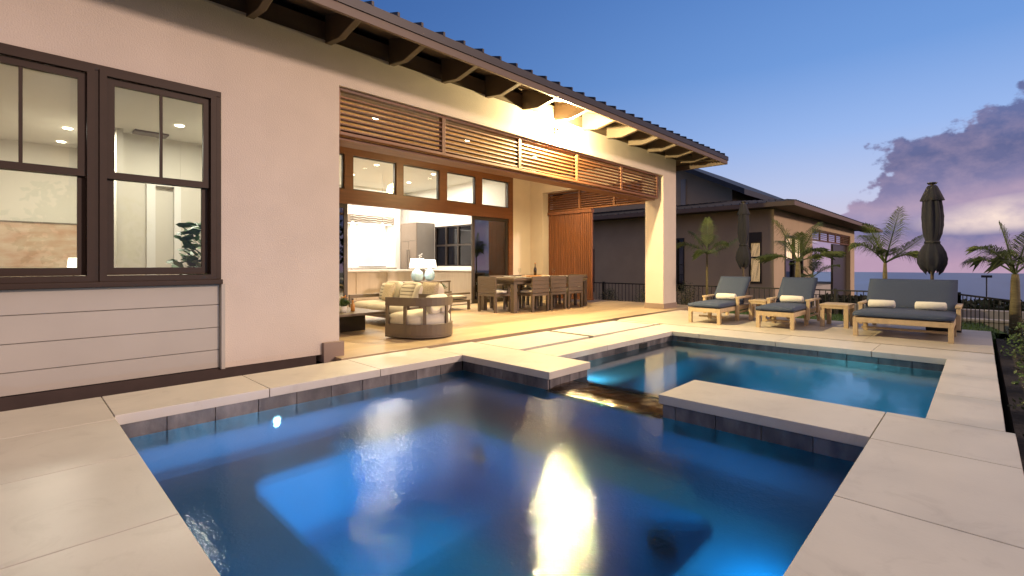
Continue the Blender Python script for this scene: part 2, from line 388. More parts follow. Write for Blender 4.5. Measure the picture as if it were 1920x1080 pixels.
def shell_panel(mb, axis, c0, c1, a0, a1, b0, b1, holes, mi=0):
    """wall slab with rectangular holes. axis 'y': slab spans y c0..c1, a = x, b = z; axis 'x' likewise"""
    xs = sorted({a0, a1, *[h[0] for h in holes], *[h[1] for h in holes]}); zs = sorted({b0, b1, *[h[2] for h in holes], *[h[3] for h in holes]})
    xs = [x for x in xs if a0 <= x <= a1]; zs = [z for z in zs if b0 <= z <= b1]
    solid = lambda i, j: 0 <= i < len(xs) - 1 and 0 <= j < len(zs) - 1 and not any(h[0] <= (xs[i] + xs[i + 1]) / 2 <= h[1] and h[2] <= (zs[j] + zs[j + 1]) / 2 <= h[3] for h in holes)
    P = (lambda a, c, b: (a, c, b)) if axis == 'y' else (lambda a, c, b: (c, a, b))
    for i in range(len(xs) - 1):
        for j in range(len(zs) - 1):
            if not solid(i, j): continue
            A, B, C, D = xs[i], xs[i + 1], zs[j], zs[j + 1]
            for c in (c0, c1): mb.add([P(A, c, C), P(B, c, C), P(B, c, D), P(A, c, D)], [(0, 1, 2, 3)], mi)
            for di, dj, q in ((-1, 0, (A, A, C, D)), (1, 0, (B, B, C, D)), (0, -1, (A, B, C, C)), (0, 1, (A, B, D, D))):
                if not solid(i + di, j + dj):
                    if q[0] == q[1]: mb.add([P(q[0], c0, q[2]), P(q[0], c1, q[2]), P(q[0], c1, q[3]), P(q[0], c0, q[3])], [(0, 1, 2, 3)], mi)
                    else: mb.add([P(q[0], c0, q[2]), P(q[1], c0, q[2]), P(q[1], c1, q[2]), P(q[0], c1, q[2])], [(0, 1, 2, 3)], mi)

# ------------------------------------------------------------------ SETTING: sea, land, lawn
m = MB(); n = 96
m.add([(0, 0, -60)] + [(4540 * math.cos(2 * math.pi * k / n), 4540 * math.sin(2 * math.pi * k / n), -60) for k in range(n)], [(0, 1 + k, 1 + (k + 1) % n) for k in range(n)])
tag(m.build('sea', 'sea'), kind='structure')
def land_h(x, y):
    if x > 12.7: return -.62 - (x - 12.7) * .085 - max(0, x - 30) * .05
    return -1.6 if (-.3 < y < 16 and x > -4) else -.14
m = MB(); xs = [-400, -60, -20, -4.02, -3.98, 12.69, 12.71, 20, 30, 45, 70, 120, 260, 420]; ys = [-400, -120, -40, -12, -4, -.31, -.29, 6, 15.98, 16.02, 40, 120, 400]
vs = [(x, y, land_h(x, y)) for y in ys for x in xs]; nx = len(xs)
m.add(vs, [(j * nx + i, j * nx + i + 1, (j + 1) * nx + i + 1, (j + 1) * nx + i) for j in range(len(ys) - 1) for i in range(nx - 1)])
tag(m.build('terrain', 'land'), kind='structure')
m = MB(); m.box(10.1, 12.55, -.02, 16, -.5, -.10); m.box(11.42, 12.55, 16, 18, -.5, -.10)
tag(m.build('lawn', 'grass'), kind='structure')
m = MB(); m.prism([(10.1, -.3), (11.0, -.3), (12.5, -.022), (10.1, -.022)], lambda a, b, t: (a, b, t), -.5, -.10)
tag(m.build('lawn_edge', 'grass'), kind='structure')
m = MB(); m.box(-4, 10.9, -3.5, -.16, -.6, -.10)
tag(m.build('planting_bed', 'soil'), kind='structure')
m = MB(); m.box(-30, 40, -40, -3.5, -.6, -.12)
tag(m.build('garden_lawn', 'grass'), kind='structure')
# grass blades on the strip of lawn beyond the deck
m = MB()
for i in range(5200):
    x = random.uniform(10.12, 12.5); y = random.uniform(-.2, 5.5)
    if y < .0 and (x - 11.0) / 1.5 * .28 - .3 > y: continue
    h = random.uniform(.025, .05); a = random.uniform(0, 6.28); c, s_ = math.cos(a) * .006, math.sin(a) * .006
    m.add([(x - c, y - s_, -.10), (x + c, y + s_, -.10), (x + random.uniform(-.02, .02), y + random.uniform(-.02, .02), -.10 + h)], [(0, 1, 2)])
tag(m.build('grass', 'grass'), kind='stuff')

# ------------------------------------------------------------------ POOL DECK slabs
def slabs(name, rects, mt, z0=-.07, z1=0.0, g=.0025, bev=.004, label=None):
    m = MB()
    for x0, x1, y0, y1 in rects: m.box(x0 + g, x1 - g, y0 + g, y1 - g, z0, z1)
    return tag(m.build(name, mt, bevel=bev, seg=2), kind='structure')
rects = []
ys_ = [-1.24, -.32, .46, 1.44, 2.31, 3.195, 4.02, 4.77]
for i in range(len(ys_) - 1):
    if i < 2: continue
    rects.append((-.85, .47, ys_[i], ys_[i + 1])); rects.append((-2.2, -.85, ys_[i], ys_[i + 1]))
xs_ = [.47, 1.44, 2.44, 3.45]
for i in range(3): rects.append((xs_[i], xs_[i + 1], 4.10, 4.77))
rects += [(3.45, 4.11, 2.86, 4.70)]
xs_ = [-2.2, -.85, .47, 1.50, 2.475, 3.43]
for i in range(5): rects.append((xs_[i], xs_[i + 1], -.15, .46))
rects += [(3.43, 4.12, -.15, .46), (3.45, 4.11, .46, 1.78)]
slabs('spa_deck', rects, 'stone')
rects = [(4.12, 5.0, -.11, .26), (5.0, 5.93, -.11, .26), (5.93, 6.85, -.11, .26), (6.85, 7.56, -.11, .9), (6.85, 7.56, .9, 1.9), (6.85, 7.56, 1.9, 2.9), (6.85, 7.56, 2.9, 3.80),
         (4.11, 5.1, 3.30, 3.78), (5.1, 6.0, 3.30, 3.78), (6.0, 6.85, 3.30, 3.80)]
slabs('pool_coping', rects, 'stone', z0=-.066)
slabs('stepping_pavers', [(4.14, 5.575, 3.90, 4.665), (5.670, 7.415, 3.90, 4.665), (7.51, 7.60, 3.90, 4.665)], 'stone', z1=-.004)
rr = []
for i, x in enumerate([7.62, 8.24, 8.86, 9.48]):
    for y in [-.11, 1.10, 2.31, 3.52]: rr.append((x, x + .62, y, y + 1.21 if y < 3.4 else 4.70))
slabs('lounge_terrace', rr, 'decktile', z0=-.12, g=.0015, bev=.002)
# dark bed under the slabs so that the joints read
m = MB(); m.box(-2.2, .44, -.14, 4.76, -.3, -.075); m.box(.44, 3.48, 4.14, 4.76, -.3, -.075); m.box(3.49, 4.10, 2.9, 4.69, -.3, -.076)
m.box(.44, 4.11, -.14, .43, -.3, -.075); m.box(3.49, 4.10, .43, 1.75, -.3, -.0765); m.box(4.12, 7.6, -.10, .23, -.3, -.077); m.box(6.88, 7.6, .23, 4.7, -.3, -.077); m.box(4.1, 6.88, 3.33, 4.84, -.3, -.0775); m.box(7.6, 10.08, -.1, 4.83, -.3, -.125)
tag(m.build('deck_base', 'grout'), kind='structure')
# pebbles in the joints
m = MB()
def peb(x, y, r, z=-.068):
    vs = []; a = random.random() * 6.28
    for k in range(6): vs.append((x + r * math.cos(a + k * 1.047) * random.uniform(.8, 1.2), y + r * math.sin(a + k * 1.047), z))
    tp = [(x + (p[0] - x) * .55, y + (p[1] - y) * .55, z + r * .9) for p in vs]
    m.add(vs + tp, [(k, (k + 1) % 6, (k + 1) % 6 + 6, k + 6) for k in range(6)] + [tuple(range(6, 12))])
for i in range(1500): peb(random.uniform(2.45, 10.7), random.uniform(4.715, 4.845), random.uniform(.010, .022))
for i in range(420): peb(random.uniform(4.15, 7.6), random.uniform(3.795, 3.865), random.uniform(.010, .018))
for x0 in (5.59, 7.43):
    for i in range(130): peb(random.uniform(x0 + .005, x0 + .065), random.uniform(3.87, 4.69), random.uniform(.010, .018))
for i in range(260): peb(random.uniform(7.575, 7.605), random.uniform(-.1, 3.8), random.uniform(.008, .016), -.03)
for i in range(900): peb(random.uniform(-2.5, 2.4), random.uniform(4.79, 5.0), random.uniform(.012, .03), -.13)
tag(m.build('pebbles', 'pebble', smooth=False), kind='stuff')
m = MB(); m.box(-2.5, 2.40, 4.77, 5.06, -.3, -.128); m.box(2.4, 10.75, 4.70, 4.852, -.3, -.075); 
tag(m.build('gravel_bed', 'pebble'), kind='structure')
# patio floor
rects = []
y = 4.85; r_ = 0
while y < 15:
    y1 = y + .40 if y < 4.9 else y + .40; x = 2.42 - (r_ % 3) * .5
    while x < 13:
        a, b = max(x, 2.42), min(x + 1.6, 11.45 if y < 9.1 else 13)
        if b - a > .02: rects.append((a, b, y, y1))
        x += 1.6
    y = y1; r_ += 1
slabs('patio_floor', rects, 'floor', z0=-.06, g=.001, bev=.0015)
m = MB(); m.box(2.42, 11.44, 4.86, 14.9, -.4, -.063); tag(m.build('patio_base', 'grout'), kind='structure')

# ------------------------------------------------------------------ SPA and POOL
spa = thing('spa', 'square plunge spa in the foreground with slate waterline and lit blue bench well', 'spa', (1.96, 2.28, -1))
m = MB(); o_ = .03      # shell: walls, bench ring, well
x0, x1, y0, y1 = .44, 3.48, .43, 4.13; zb, zf = -.52, -1.05
wx0, wx1, wy0, wy1 = 1.10, 2.80, 1.05, 3.52
def ring_quads(m, outer, inner, z):
    vs = [(*p, z) for p in outer] + [(*p, z) for p in inner]; n = len(outer)
    m.add(vs, [(i, (i + 1) % n, (i + 1) % n + n, i + n) for i in range(n)])
def rrect(x0, x1, y0, y1, r, seg=6):
    pts = []
    for cx, cy, a0 in ((x1 - r, y0 + r, -90), (x1 - r, y1 - r, 0), (x0 + r, y1 - r, 90), (x0 + r, y0 + r, 180)):
        for k in range(seg + 1): t = R(a0 + 90 * k / seg); pts.append((cx + r * math.cos(t), cy + r * math.sin(t)))
    return pts
inner = rrect(wx0, wx1, wy0, wy1, .16); outer = rrect(x0, x1, y0, y1, .0001)
ring_quads(m, outer, inner, zb)
n = len(inner)
m.add([(*p, zb) for p in inner] + [(*p, zf) for p in inner], [(i, (i + 1) % n, (i + 1) % n + n, i + n) for i in range(n)] + [tuple(range(n, 2 * n))])
m.add([(x0, y0, zb), (x1, y0, zb), (x1, y1, zb), (x0, y1, zb), (x0, y0, -.2), (x1, y0, -.2), (x1, y1, -.2), (x0, y1, -.2)], [(0, 1, 5, 4), (2, 3, 7, 6), (3, 0, 4, 7)])
m.add([(x1, y0, zb), (x1, y1, zb), (x1, y1, -.2), (x1, y0, -.2)], [(0, 1, 2, 3)])
m.build('basin', 'bench', spa, smooth=False)
def tileband(mb, a, b, fixed, axis, z0=-.30, z1=-.066, th=.02, sgn=1, wd=.30):
    x = a
    while x < b - .01:
        x2 = min(x + wd, b)
        if axis == 'x': mb.box(x + .002, x2 - .002, min(fixed, fixed - th * sgn), max(fixed, fixed - th * sgn), z0, z1)
        else: mb.box(min(fixed, fixed - th * sgn), max(fixed, fixed - th * sgn), x + .002, x2 - .002, z0, z1)
        x = x2
m = MB()
tileband(m, .46, 3.46, 4.135, 'x'); tileband(m, .46, 4.11, .425, 'x', sgn=-1) if False else tileband(m, .46, 3.46, .425, 'x', sgn=-1)
tileband(m, .45, 4.12, .435, 'y', sgn=-1)
tileband(m, 2.89, 4.11, 3.485, 'y'); tileband(m, .45, 1.75, 3.485, 'y')
m.build('waterline_tile', 'slate', spa, bevel=.0015, seg=1)
m = MB(); tileband(m, 3.487, 4.08, 2.90, 'x', sgn=1, wd=.15); tileband(m, 2.92, 3.3, 4.07, 'y', sgn=-1); m.build('pier_tile', 'slate', spa, bevel=.0015, seg=1)
m = MB(); tileband(m, 3.487, 4.08, 1.74, 'x', sgn=-1, wd=.2)
tileband(m, .45, 1.74, 4.07, 'y', sgn=-1)
m.build('pier_tile', 'slate', spa, bevel=.0015, seg=1)
m = MB(); m.box(3.487, 3.86, 1.745, 2.895, -.9, -.163)
m.build('spillway', 'spatile', spa, bevel=.012)
m = MB()
nxg, nyg = 16, 60
vs = []
for j in range(nyg + 1):
    for i in range(nxg + 1):
        a = i / nxg; b = j / nyg; x = 3.40 + a * .46; yy = 1.75 + b * 1.14
        z = -.150 + .006 * a + .0025 * math.sin(b * 46 + a * 5) * math.sin(a * 9 + b * 12) - (.028 * max(0, .35 - a) / .35)
        vs.append((x, yy, z))
m.add(vs, [(j * (nxg + 1) + i, j * (nxg + 1) + i + 1, (j + 1) * (nxg + 1) + i + 1, (j + 1) * (nxg + 1) + i) for j in range(nyg) for i in range(nxg)])
MT['spillwater'] = water('spill_water', (.55, .42, .28), .30)
m.build('spill_sheet', 'spillwater', spa, smooth=True)
for dy, dz, r in ((1.42, -.80, .10), (3.10, -.72, .075)):
    m = MB(); m.lathe([(0, .02), (r * .6, .022), (r, .012), (r, 0)], (0, 0, 0), 24); q = m.build('drain_cover', 'black', smooth=True); q.parent = spa
    q.location = Vector((2.80, dy, dz)) - Vector(spa.location); q.rotation_euler = (0, R(-90), 0)
m = MB(); m.lathe([(0, .010), (.018, .010), (.022, .004), (.022, 0)], (0, 0, 0), 16)
lo = m.build('underwater_light', 'poolbulb'); lo.parent = spa
lo.location = Vector((1.50, 4.113, -.30)) - Vector(spa.location); lo.rotation_euler = (R(90), 0, 0)
m = MB(); m.lathe([(.022, .0), (.030, .006), (.034, 0)], (0, 0, 0), 16); q = m.build('bezel', 'chrome'); q.parent = lo
q.location = (0, 0, 0)
MT['spawater'] = water('spa_water_surface', (.34, .76, .96), .085, (3.3, 2.4, -.175))
m = MB(); m.add([(.455, .445, -.172), (3.465, .445, -.172), (3.465, 4.115, -.172), (.455, 4.115, -.172)], [(0, 1, 2, 3)])
tag(m.build('spa_water', 'spawater'), kind='structure')

pool = thing('swimming_pool', 'rectangular swimming pool beyond the spa with a shallow tanning ledge', 'swimming pool', (5.5, 1.8, -1))
m = MB(); px0, px1, py0, py1 = 4.09, 6.88, .23, 3.33; pz = -1.15
m.add([(px0, py0, pz), (px1, py0, pz), (px1, py1, pz), (px0, py1, pz), (px0, py0, -.2), (px1, py0, -.2), (px1, py1, -.2), (px0, py1, -.2)], [(0, 1, 2, 3), (0, 1, 5, 4), (1, 2, 6, 5), (2, 3, 7, 6), (3, 0, 4, 7)])
m.build('basin', 'plaster', pool)
m = MB(); m.box(4.10, 6.87, 2.72, 3.32, -.7, -.27); m.box(4.10, 6.87, 2.36, 2.72, -1.1, -.60)
m.build('tanning_ledge', 'bench', pool, bevel=.01)
m = MB(); tileband(m, 4.10, 6.87, 3.335, 'x', z0=-.32); tileband(m, .24, 3.32, 6.885, 'y', z0=-.32); tileband(m, 4.10, 6.87, .225, 'x', z0=-.32, sgn=-1)
m.build('waterline_tile', 'slate', pool, bevel=.0015, seg=1)
m = MB(); m.box(5.9, 6.1, 3.305, 3.313, -.20, -.085); m.build('skimmer', 'black', pool)
MT['poolwater'] = water('pool_water_surface', (.45, .76, .92), .05)
m = MB(); m.add([(4.085, .24, -.142), (6.866, .24, -.142), (6.866, 3.316, -.142), (4.085, 3.316, -.142)], [(0, 1, 2, 3)]); m.add([(3.84, 1.76, -.1421), (4.085, 1.76, -.1421), (4.085, 2.88, -.1421), (3.84, 2.88, -.1421)], [(0, 1, 2, 3)])
tag(m.build('pool_water', 'poolwater'), kind='structure')
m = MB(); m.lathe([(0, .012), (.035, .012), (.04, 0)], (0, 0, 0), 16); lp = m.build('underwater_light', 'poolbulb'); lp.parent = pool
lp.location = Vector((4.112, 3.0, -.23)) - Vector(pool.location); lp.rotation_euler = (0, R(90), 0)
# underwater lamps, plus two added fill spots without fixtures
plight('spa_light', 'SPOT', (1.50, 4.08, -.30), 40, (.40, .70, 1), 0.0, (2.9, 2.5, -.60), 44, 1)
plight('spa_fill', 'SPOT', (1.5, 2.2, -.34), 30, (.03, .58, .80), 0.0, (2.7, 4.0, -.62), 150, 1)  # added fill hanging in open water, brightens the back bench and wall
plight('spa_light_near', 'SPOT', (1.95, .50, -.34), 560, (.16, .64, .98), 0.0, (.95, 2.3, -.58), 115, 1)
plight('spa_light_right', 'SPOT', (2.30, .50, -.33), 40, (.03, .56, .90), 0.0, (3.3, 2.6, -.50), 120, 1)
plight('spa_well_fill', 'SPOT', (1.9, 1.5, -.58), 9, (.03, .55, .82), 0.0, (2.8, 2.7, -.95), 150, 1)  # added fill with no fixture, aimed away from camera to brighten the well
plight('pool_light', 'SPOT', (4.14, 2.98, -.20), 60, (.60, .95, .85), 0.0, (6.6, 3.0, -.26), 110, 1)
plight('pool_light_deep', 'SPOT', (4.16, 1.5, -.55), 260, (.30, .78, .80), 0.0, (6.5, 1.6, -.9), 140, .9)

# ------------------------------------------------------------------ HOUSE
house = thing('house', 'stucco house with open covered patio, cedar louvres and standing seam metal roof', 'house', (2.5, 5.05, 0))
W = 5.05
# front stucco: window hole, patio opening handled by butt-jointed pieces
m = MB()
shell_panel(m, 'y', W, 5.30, -4.0, 2.495, .035, 3.40, [(-.39, 1.33, .82, 2.57), (-.39, 1.355, .0, .82)])
m.build('wall', 'stucco', house)
m = MB(); m.box(-.39, 1.355, 5.16, 5.29, .0, .82)
m.build('siding_backing', 'jamb', house)
m = MB()
for i, (a, b) in enumerate([(.04, .204), (.208, .412), (.416, .622), (.626, .812)]): m.box(-.39, 1.345, 5.085, 5.158, a, b)
m.build('siding', 'siding', house, bevel=.003, seg=1)
m = MB(); m.box(-4, 2.25, 5.075, 5.3, -.3, .034); m.build('footing', 'footing', house)
m = MB(); m.box(1.346, 1.376, 5.03, 5.30, .03, .815); m.build('corner_trim', 'siding', house)
m = MB(); m.box(2.30, 2.53, 5.0, 5.35, -.05, .16); m.build('pier_base', 'pierbase', house, bevel=.004)
# beam over patio + column + end beam
m = MB(); m.box(2.495, 10.651, W + .001, 5.49, 2.96, 3.40); m.build('beam', 'stucco', house)
m = MB(); m.box(10.033, 10.651, W, 5.489, .12, 2.96); m.build('column', 'stucco', house)
m = MB(); m.box(10.02, 10.67, 5.03, 5.51, .0, .12); m.build('column_base', 'pierbase', house, bevel=.004)
m = MB(); m.box(10.20, 10.651, 5.49, 9.15, 2.96, 3.40); m.build('end_beam', 'stucco', house)
m = MB(); m.box(10.20, 10.651, 8.70, 9.15, 0, 2.96); m.build('end_pier', 'stucco', house)
# wall top band where rafters land
m = MB(); m.box(-4, 10.66, 5.06, 5.46, 3.401, 3.60); m.box(10.2, 10.66, 5.46, 14.8, 3.401, 3.60); m.build('blocking', 'soffit', house)
# roof: underside boards + metal skin (hip end towards +X)
ez, sl_ = 3.42, .30
def roofz(y): return ez + (y - 4.20) * sl_
XE = 11.48; ridge = 5.0
for nm, mt, off, th in (('soffit', 'soffit', 0.0, .03), ('roof', 'roof', .032, .03)):
    m = MB(); e = .0 if nm == 'soffit' else .03
    A = (-6, 4.22 - e); B = (XE + e, 4.22 - e); C = (XE - ridge, 4.22 + ridge); D = (-6, 4.22 + ridge); E_ = (XE + e, 4.22 + 2 * ridge); F_ = (-6, 4.22 + 2 * ridge)
    zz = {A: roofz(A[1]), B: roofz(B[1]), C: roofz(C[1]), D: roofz(D[1]), E_: roofz(B[1]), F_: roofz(A[1])}
    for quad in ((A, B, C, D), (B, E_, C), (D, C, E_, F_)):
        k = len(quad); vs = [(*p, zz[p] + off) for p in quad] + [(*p, zz[p] + off + th) for p in quad]
        m.add(vs, [tuple(range(k)), tuple(range(2 * k - 1, k - 1, -1))] + [(i, (i + 1) % k, (i + 1) % k + k, i + k) for i in range(k)])
    m.build(nm, mt, house)
m = MB(); x = -5.9
while x < XE:
    ylim = 4.22 + max(.06, min(ridge, XE - x)); yy0 = 4.185
    m.add([(x - .013, yy0, roofz(yy0) + .062), (x + .013, yy0, roofz(yy0) + .062), (x + .013, ylim, roofz(ylim) + .062), (x - .013, ylim, roofz(ylim) + .062),
           (x - .013, yy0, roofz(yy0) + .105), (x + .013, yy0, roofz(yy0) + .105), (x + .013, ylim, roofz(ylim) + .105), (x - .013, ylim, roofz(ylim) + .105)],
          [(0, 1, 2, 3), (4, 5, 6, 7), (0, 1, 5, 4), (1, 2, 6, 5), (2, 3, 7, 6), (3, 0, 4, 7)])
    x += .2865
m.build('roof_seam', 'roof', house); m = MB()
k = 4.4
while k < 13.9:
    xi = XE - max(.06, min(ridge, min(k - 4.22, 14.22 - k))); z_e = roofz(4.19)
    z_i = roofz(4.22 + XE - xi)
    m.add([(XE + .035, k - .013, z_e + .062), (XE + .035, k + .013, z_e + .062), (xi, k + .013, z_i + .062), (xi, k - .013, z_i + .062),
           (XE + .035, k - .013, z_e + .105), (XE + .035, k + .013, z_e + .105), (xi, k + .013, z_i + .105), (xi, k - .013, z_i + .105)],
          [(0, 1, 2, 3), (4, 5, 6, 7), (0, 1, 5, 4), (1, 2, 6, 5), (2, 3, 7, 6), (3, 0, 4, 7)])
    k += .2865
m.build('roof_seam', 'roof', house)
m = MB(); m.box(-6, XE + .02, 4.20, 4.235, 3.30, 3.415); m.box(XE - .015, XE + .02, 4.235, 14.2, 3.30, 3.415); m.build('fascia', 'fascia', house, bevel=.004)
m = MB(); m.box(-6, XE + .03, 4.185, 4.199, 3.385, 3.47); m.box(XE + .021, XE + .035, 4.199, 14.2, 3.385, 3.47); m.build('drip_edge', 'roof', house)
def rafter(cx):
    m = MB(); poly = [(5.06, 3.375), (4.74, 3.318), (4.40, 3.385), (4.25, 3.40), (4.25, roofz(4.25) - .002), (5.06, roofz(5.06) - .002)]
    poly = [(5.055, 3.365), (4.78, 3.335), (4.42, 3.405), (4.42, 3.425), (4.24, 3.428), (5.055, roofz(5.055) - .004)]
    poly = [(5.055, 3.365), (4.75, 3.330), (4.37, 3.345 + .06), (4.37, roofz(4.37) - .004), (5.055, roofz(5.055) - .004)]
    m.prism(poly, lambda a, b, t: (t, a, b), cx - .035, cx + .035)
    return m
rx = 10.92
while rx > -4:
    rafter(rx).build('rafter', 'rafter', house, bevel=.004, seg=1); rx -= .777
for ky in [5.6, 6.4, 7.2, 8.0, 8.8]:
    m = MB(); poly = [(10.66, 3.365), (10.95, 3.335), (11.33, 3.405), (11.33, roofz(4.37) - .004), (10.66, roofz(5.04) - .004)]
    m.prism(poly, lambda a, b, t: (a, t, b), ky - .035, ky + .035); m.build('rafter', 'rafter', house, bevel=.004, seg=1)
m = MB(); m.bar((10.66, 5.05, 3.45), (11.40, 4.30, 3.42), .07, .12); m.build('hip_rafter', 'rafter', house)
# patio ceiling
m = MB(); m.box(2.3, 10.2, 5.49, 9.15, 3.42, 3.46); m.build('patio_ceiling', 'ceilwood', house)
# louvre screens (front: five panels)
def louvre(name, a0, a1, c0, axis, npan, z0, z1, par, pitch=.060, tilt=-6):
    P = (lambda a, c, z: (a, c, z)) if axis == 'x' else (lambda a, c, z: (c, a, z))
    def bx(m, A0, A1, C0, C1, Z0, Z1):
        m.box(A0, A1, C0, C1, Z0, Z1) if axis == 'x' else m.box(C0, C1, A0, A1, Z0, Z1)
    wd = (a1 - a0) / npan
    root = None
    for i in range(npan):
        p0 = a0 + i * wd; p1 = p0 + wd
        m = MB(); fw = .028
        bx(m, p0 + .001, p0 + fw, c0, c0 + .07, z0, z1); bx(m, p1 - fw, p1 - .001, c0, c0 + .07, z0, z1)
        bx(m, p0 + fw, p1 - fw, c0, c0 + .07, z0, z0 + .035); bx(m, p0 + fw, p1 - fw, c0, c0 + .07, z1 - .035, z1)
        fr = m.build(name, 'wood', par, bevel=.002, seg=1)
        m = MB(); z = z0 + .06
        t = R(tilt)
        while z < z1 - .045:
            hw, hh = .027, .008
            poly = []
            for sx, sz in ((-1, -1), (1, -1), (1, 1), (-1, 1)):
                cc = sx * hw * math.cos(t) - sz * hh * math.sin(t); zz_ = sx * hw * math.sin(t) + sz * hh * math.cos(t)
                poly.append((c0 + .035 + cc, z + zz_))
            m.prism(poly, lambda a, b, tt: P(tt, a, b), p0 + fw + .001, p1 - fw - .001); z += pitch
        m.build('slats', 'wood', fr)
louvre('louvre_panel', 2.50, 9.84, 5.09, 'x', 5, 2.435, 2.958, house)
m = MB(); m.box(9.84, 10.03, 5.10, 5.16, 2.43, 2.96); m.build('louvre_end_post', 'wood', house) if False else None
m = MB(); m.box(2.50, 9.86, 5.165, 5.47, 2.40, 2.434); m.build('louvre_soffit', 'wood', house)
m = MB(); m.box(9.845, 9.875, 5.09, 5.47, 2.435, 2.958); m.build('louvre_end', 'woodhead', house)
louvre('side_louvre_panel', 5.50, 8.69, 10.42, 'y', 3, 2.44, 2.955, house, tilt=-35)
m = MB(); m.box(10.40, 10.52, 7.22, 8.69, .06, .11); m.box(10.40, 10.52, 7.22, 8.69, 2.35, 2.43)
y = 7.225
while y < 8.66: m.box(10.43, 10.49, y, y + .045, .11, 2.35); y += .060
m.box(10.455, 10.47, 7.22, 8.69, .12, 2.34)
m.build('sliding_slat_screen', 'woodv', house, bevel=.002, seg=1)
# door wall at Y=9.15
DW = 9.15
m = MB(); m.box(9.47, 10.2, DW, 9.40, 0, 3.46); m.build('door_wall', 'stucco', house)
wins = [(3.62, 4.62), (4.80, 5.813), (5.99, 6.983), (7.204, 8.119), (8.337, 9.307)]
m = MB(); shell_panel(m, 'y', DW - .03, DW + .10, 2.4, 9.465, 2.21, 3.415, [(a, b, 2.50, 3.20) for a, b in wins])
m.box(9.30, 9.465, DW - .031, DW + .10, 0, 2.21)
m.build('door_frame', 'woodhead', house)
for a, b in wins:
    m = MB(); shell_panel(m, 'y', DW + .0, DW + .06, a, b, 2.50, 3.20, [(a + .025, b - .025, 2.525, 3.175)])
    f = m.build('clerestory_window', 'jamb', house)
    m = MB(); m.box(a + .02, b - .02, DW + .03, DW + .036, 2.52, 3.18); m.build('pane', 'glass', f)
for a, b, yy in ((3.6, 4.70, DW + .00), (3.45, 4.66, DW + .05), (8.03, 9.29, DW + .00), (8.10, 9.33, DW + .05)):
    m = MB(); shell_panel(m, 'y', yy, yy + .045, a, b, .01, 2.208, [(a + .075, b - .075, .10, 2.12)])
    f = m.build('sliding_door_panel', 'jamb', house, bevel=.002, seg=1)
    m = MB(); m.box(a + .07, b - .07, yy + .018, yy + .026, .09, 2.13); m.build('pane', 'doorglass', f)
m = MB(); m.box(4.72, 8.02, DW + .0, DW + .1, -.001, .012); m.build('door_track', 'jamb', house)
# interior shell of the great room
m = MB(); m.box(2.3, 9.46, 9.26, 14.9, 3.42, 3.46); m.build('room_ceiling', 'ceil', house)
m = MB(); m.box(2.2, 9.6, 14.2, 14.4, 0, 3.42); m.build('back_wall', 'white', house)
m = MB(); shell_panel(m, 'x', 9.45, 9.65, 9.41, 14.2, 0, 3.42, [(10.2, 12.62, .93, 2.19)]); m.build('side_wall', 'white', house)
m = MB(); m.box(2.22, 2.42, 5.30, 14.2, 0, 3.42); m.build('partition_wall', 'white', house)
kw = MB(); shell_panel(kw, 'x', 9.47, 9.56, 10.2, 12.62, .93, 2.19, [(a, b, c, d) for a, b in ((10.24, 10.80), (10.86, 11.44), (11.50, 12.02), (12.08, 12.58)) for c, d in ((.97, 1.56), (1.61, 2.15))])
kf = kw.build('side_window', 'jamb', house)
m = MB(); m.box(9.51, 9.515, 10.22, 12.6, .95, 2.17); m.build('pane', 'darkglass', kf)
m = MB(); m.box(7.0, 9.0, 14.0, 14.2, 0, 3.42); m.box(7.0, 9.0, 13.9, 14.0, 2.46, 3.42); m.box(8.56, 8.74, 13.5, 14.0, 0, 2.46)
m.build('range_alcove', 'white', house)
for x, y_ in ((4.6, 10.6), (6.2, 10.6), (7.9, 10.6), (4.8, 12.2), (6.4, 12.2), (8.2, 12.2), (6.8, 13.4), (8.3, 13.3)):
    m = MB(); m.lathe([(.055, 0), (.055, -.006), (.045, -.010), (0, -.010)], (x, y_, 3.419), 16); m.build('downlight', 'disc', house)
for x, y_ in ((4.2, 7.2), (6.2, 7.2), (8.2, 7.2)):
    m = MB(); m.lathe([(.055, 0), (.055, -.006), (.045, -.010), (0, -.010)], (x, y_, 3.419), 16); m.build('downlight', 'disc', house)
# left room behind the sash window
m = MB(); m.box(-4, 2.22, 5.31, 10.2, 2.78, 2.82); m.build('bedroom_ceiling', 'ceil', house)
m = MB(); m.box(-4, 2.22, 10.0, 10.15, 0, 2.78); m.box(-4, -3.9, 5.3, 10.0, 0, 2.78); m.build('bedroom_wall', 'roomwall', house)
m = MB(); m.box(2.205, 2.219, 5.3, 10, 0, 2.78); m.box(.95, 1.02, 8.1, 10.0, 0, 2.78); m.build('bedroom_partition', 'roomwall', house)
m = MB(); m.box(-4, 2.22, 5.3, 10, -.02, .03); m.build('bedroom_floor', 'floor', house)
m = MB(); m.box(1.30, 1.40, 8.3, 8.42, 0, 2.1); m.box(1.62, 1.70, 8.3, 8.42, 0, 2.1); m.box(1.30, 1.70, 8.3, 8.42, 2.1, 2.18)
m.build('bedroom_door_frame', 'white', house)
m = MB(); m.box(1.02, 1.30, 8.34, 8.40, 0, 2.78); m.box(1.70, 2.2, 8.34, 8.40, 0, 2.78); m.box(1.40, 1.62, 8.39, 8.41, 0, 2.1); m.box(1.301, 1.699, 8.345, 8.395, 2.181, 2.78); m.build('bedroom_closet_wall', 'roomwall', house)
m = MB(); m.box(1.13, 1.50, 8.0 - .0, 8.22, 2.755, 2.779); m.build('ceiling_vent', 'cab', house)
for x, y_ in ((.51, 8.6), (.5, 9.6), (1.5, 7.4)):
    m = MB(); m.lathe([(.05, 0), (.05, -.006), (.04, -.010), (0, -.010)], (x, y_, 2.779), 16); m.build('downlight', 'disc', house)
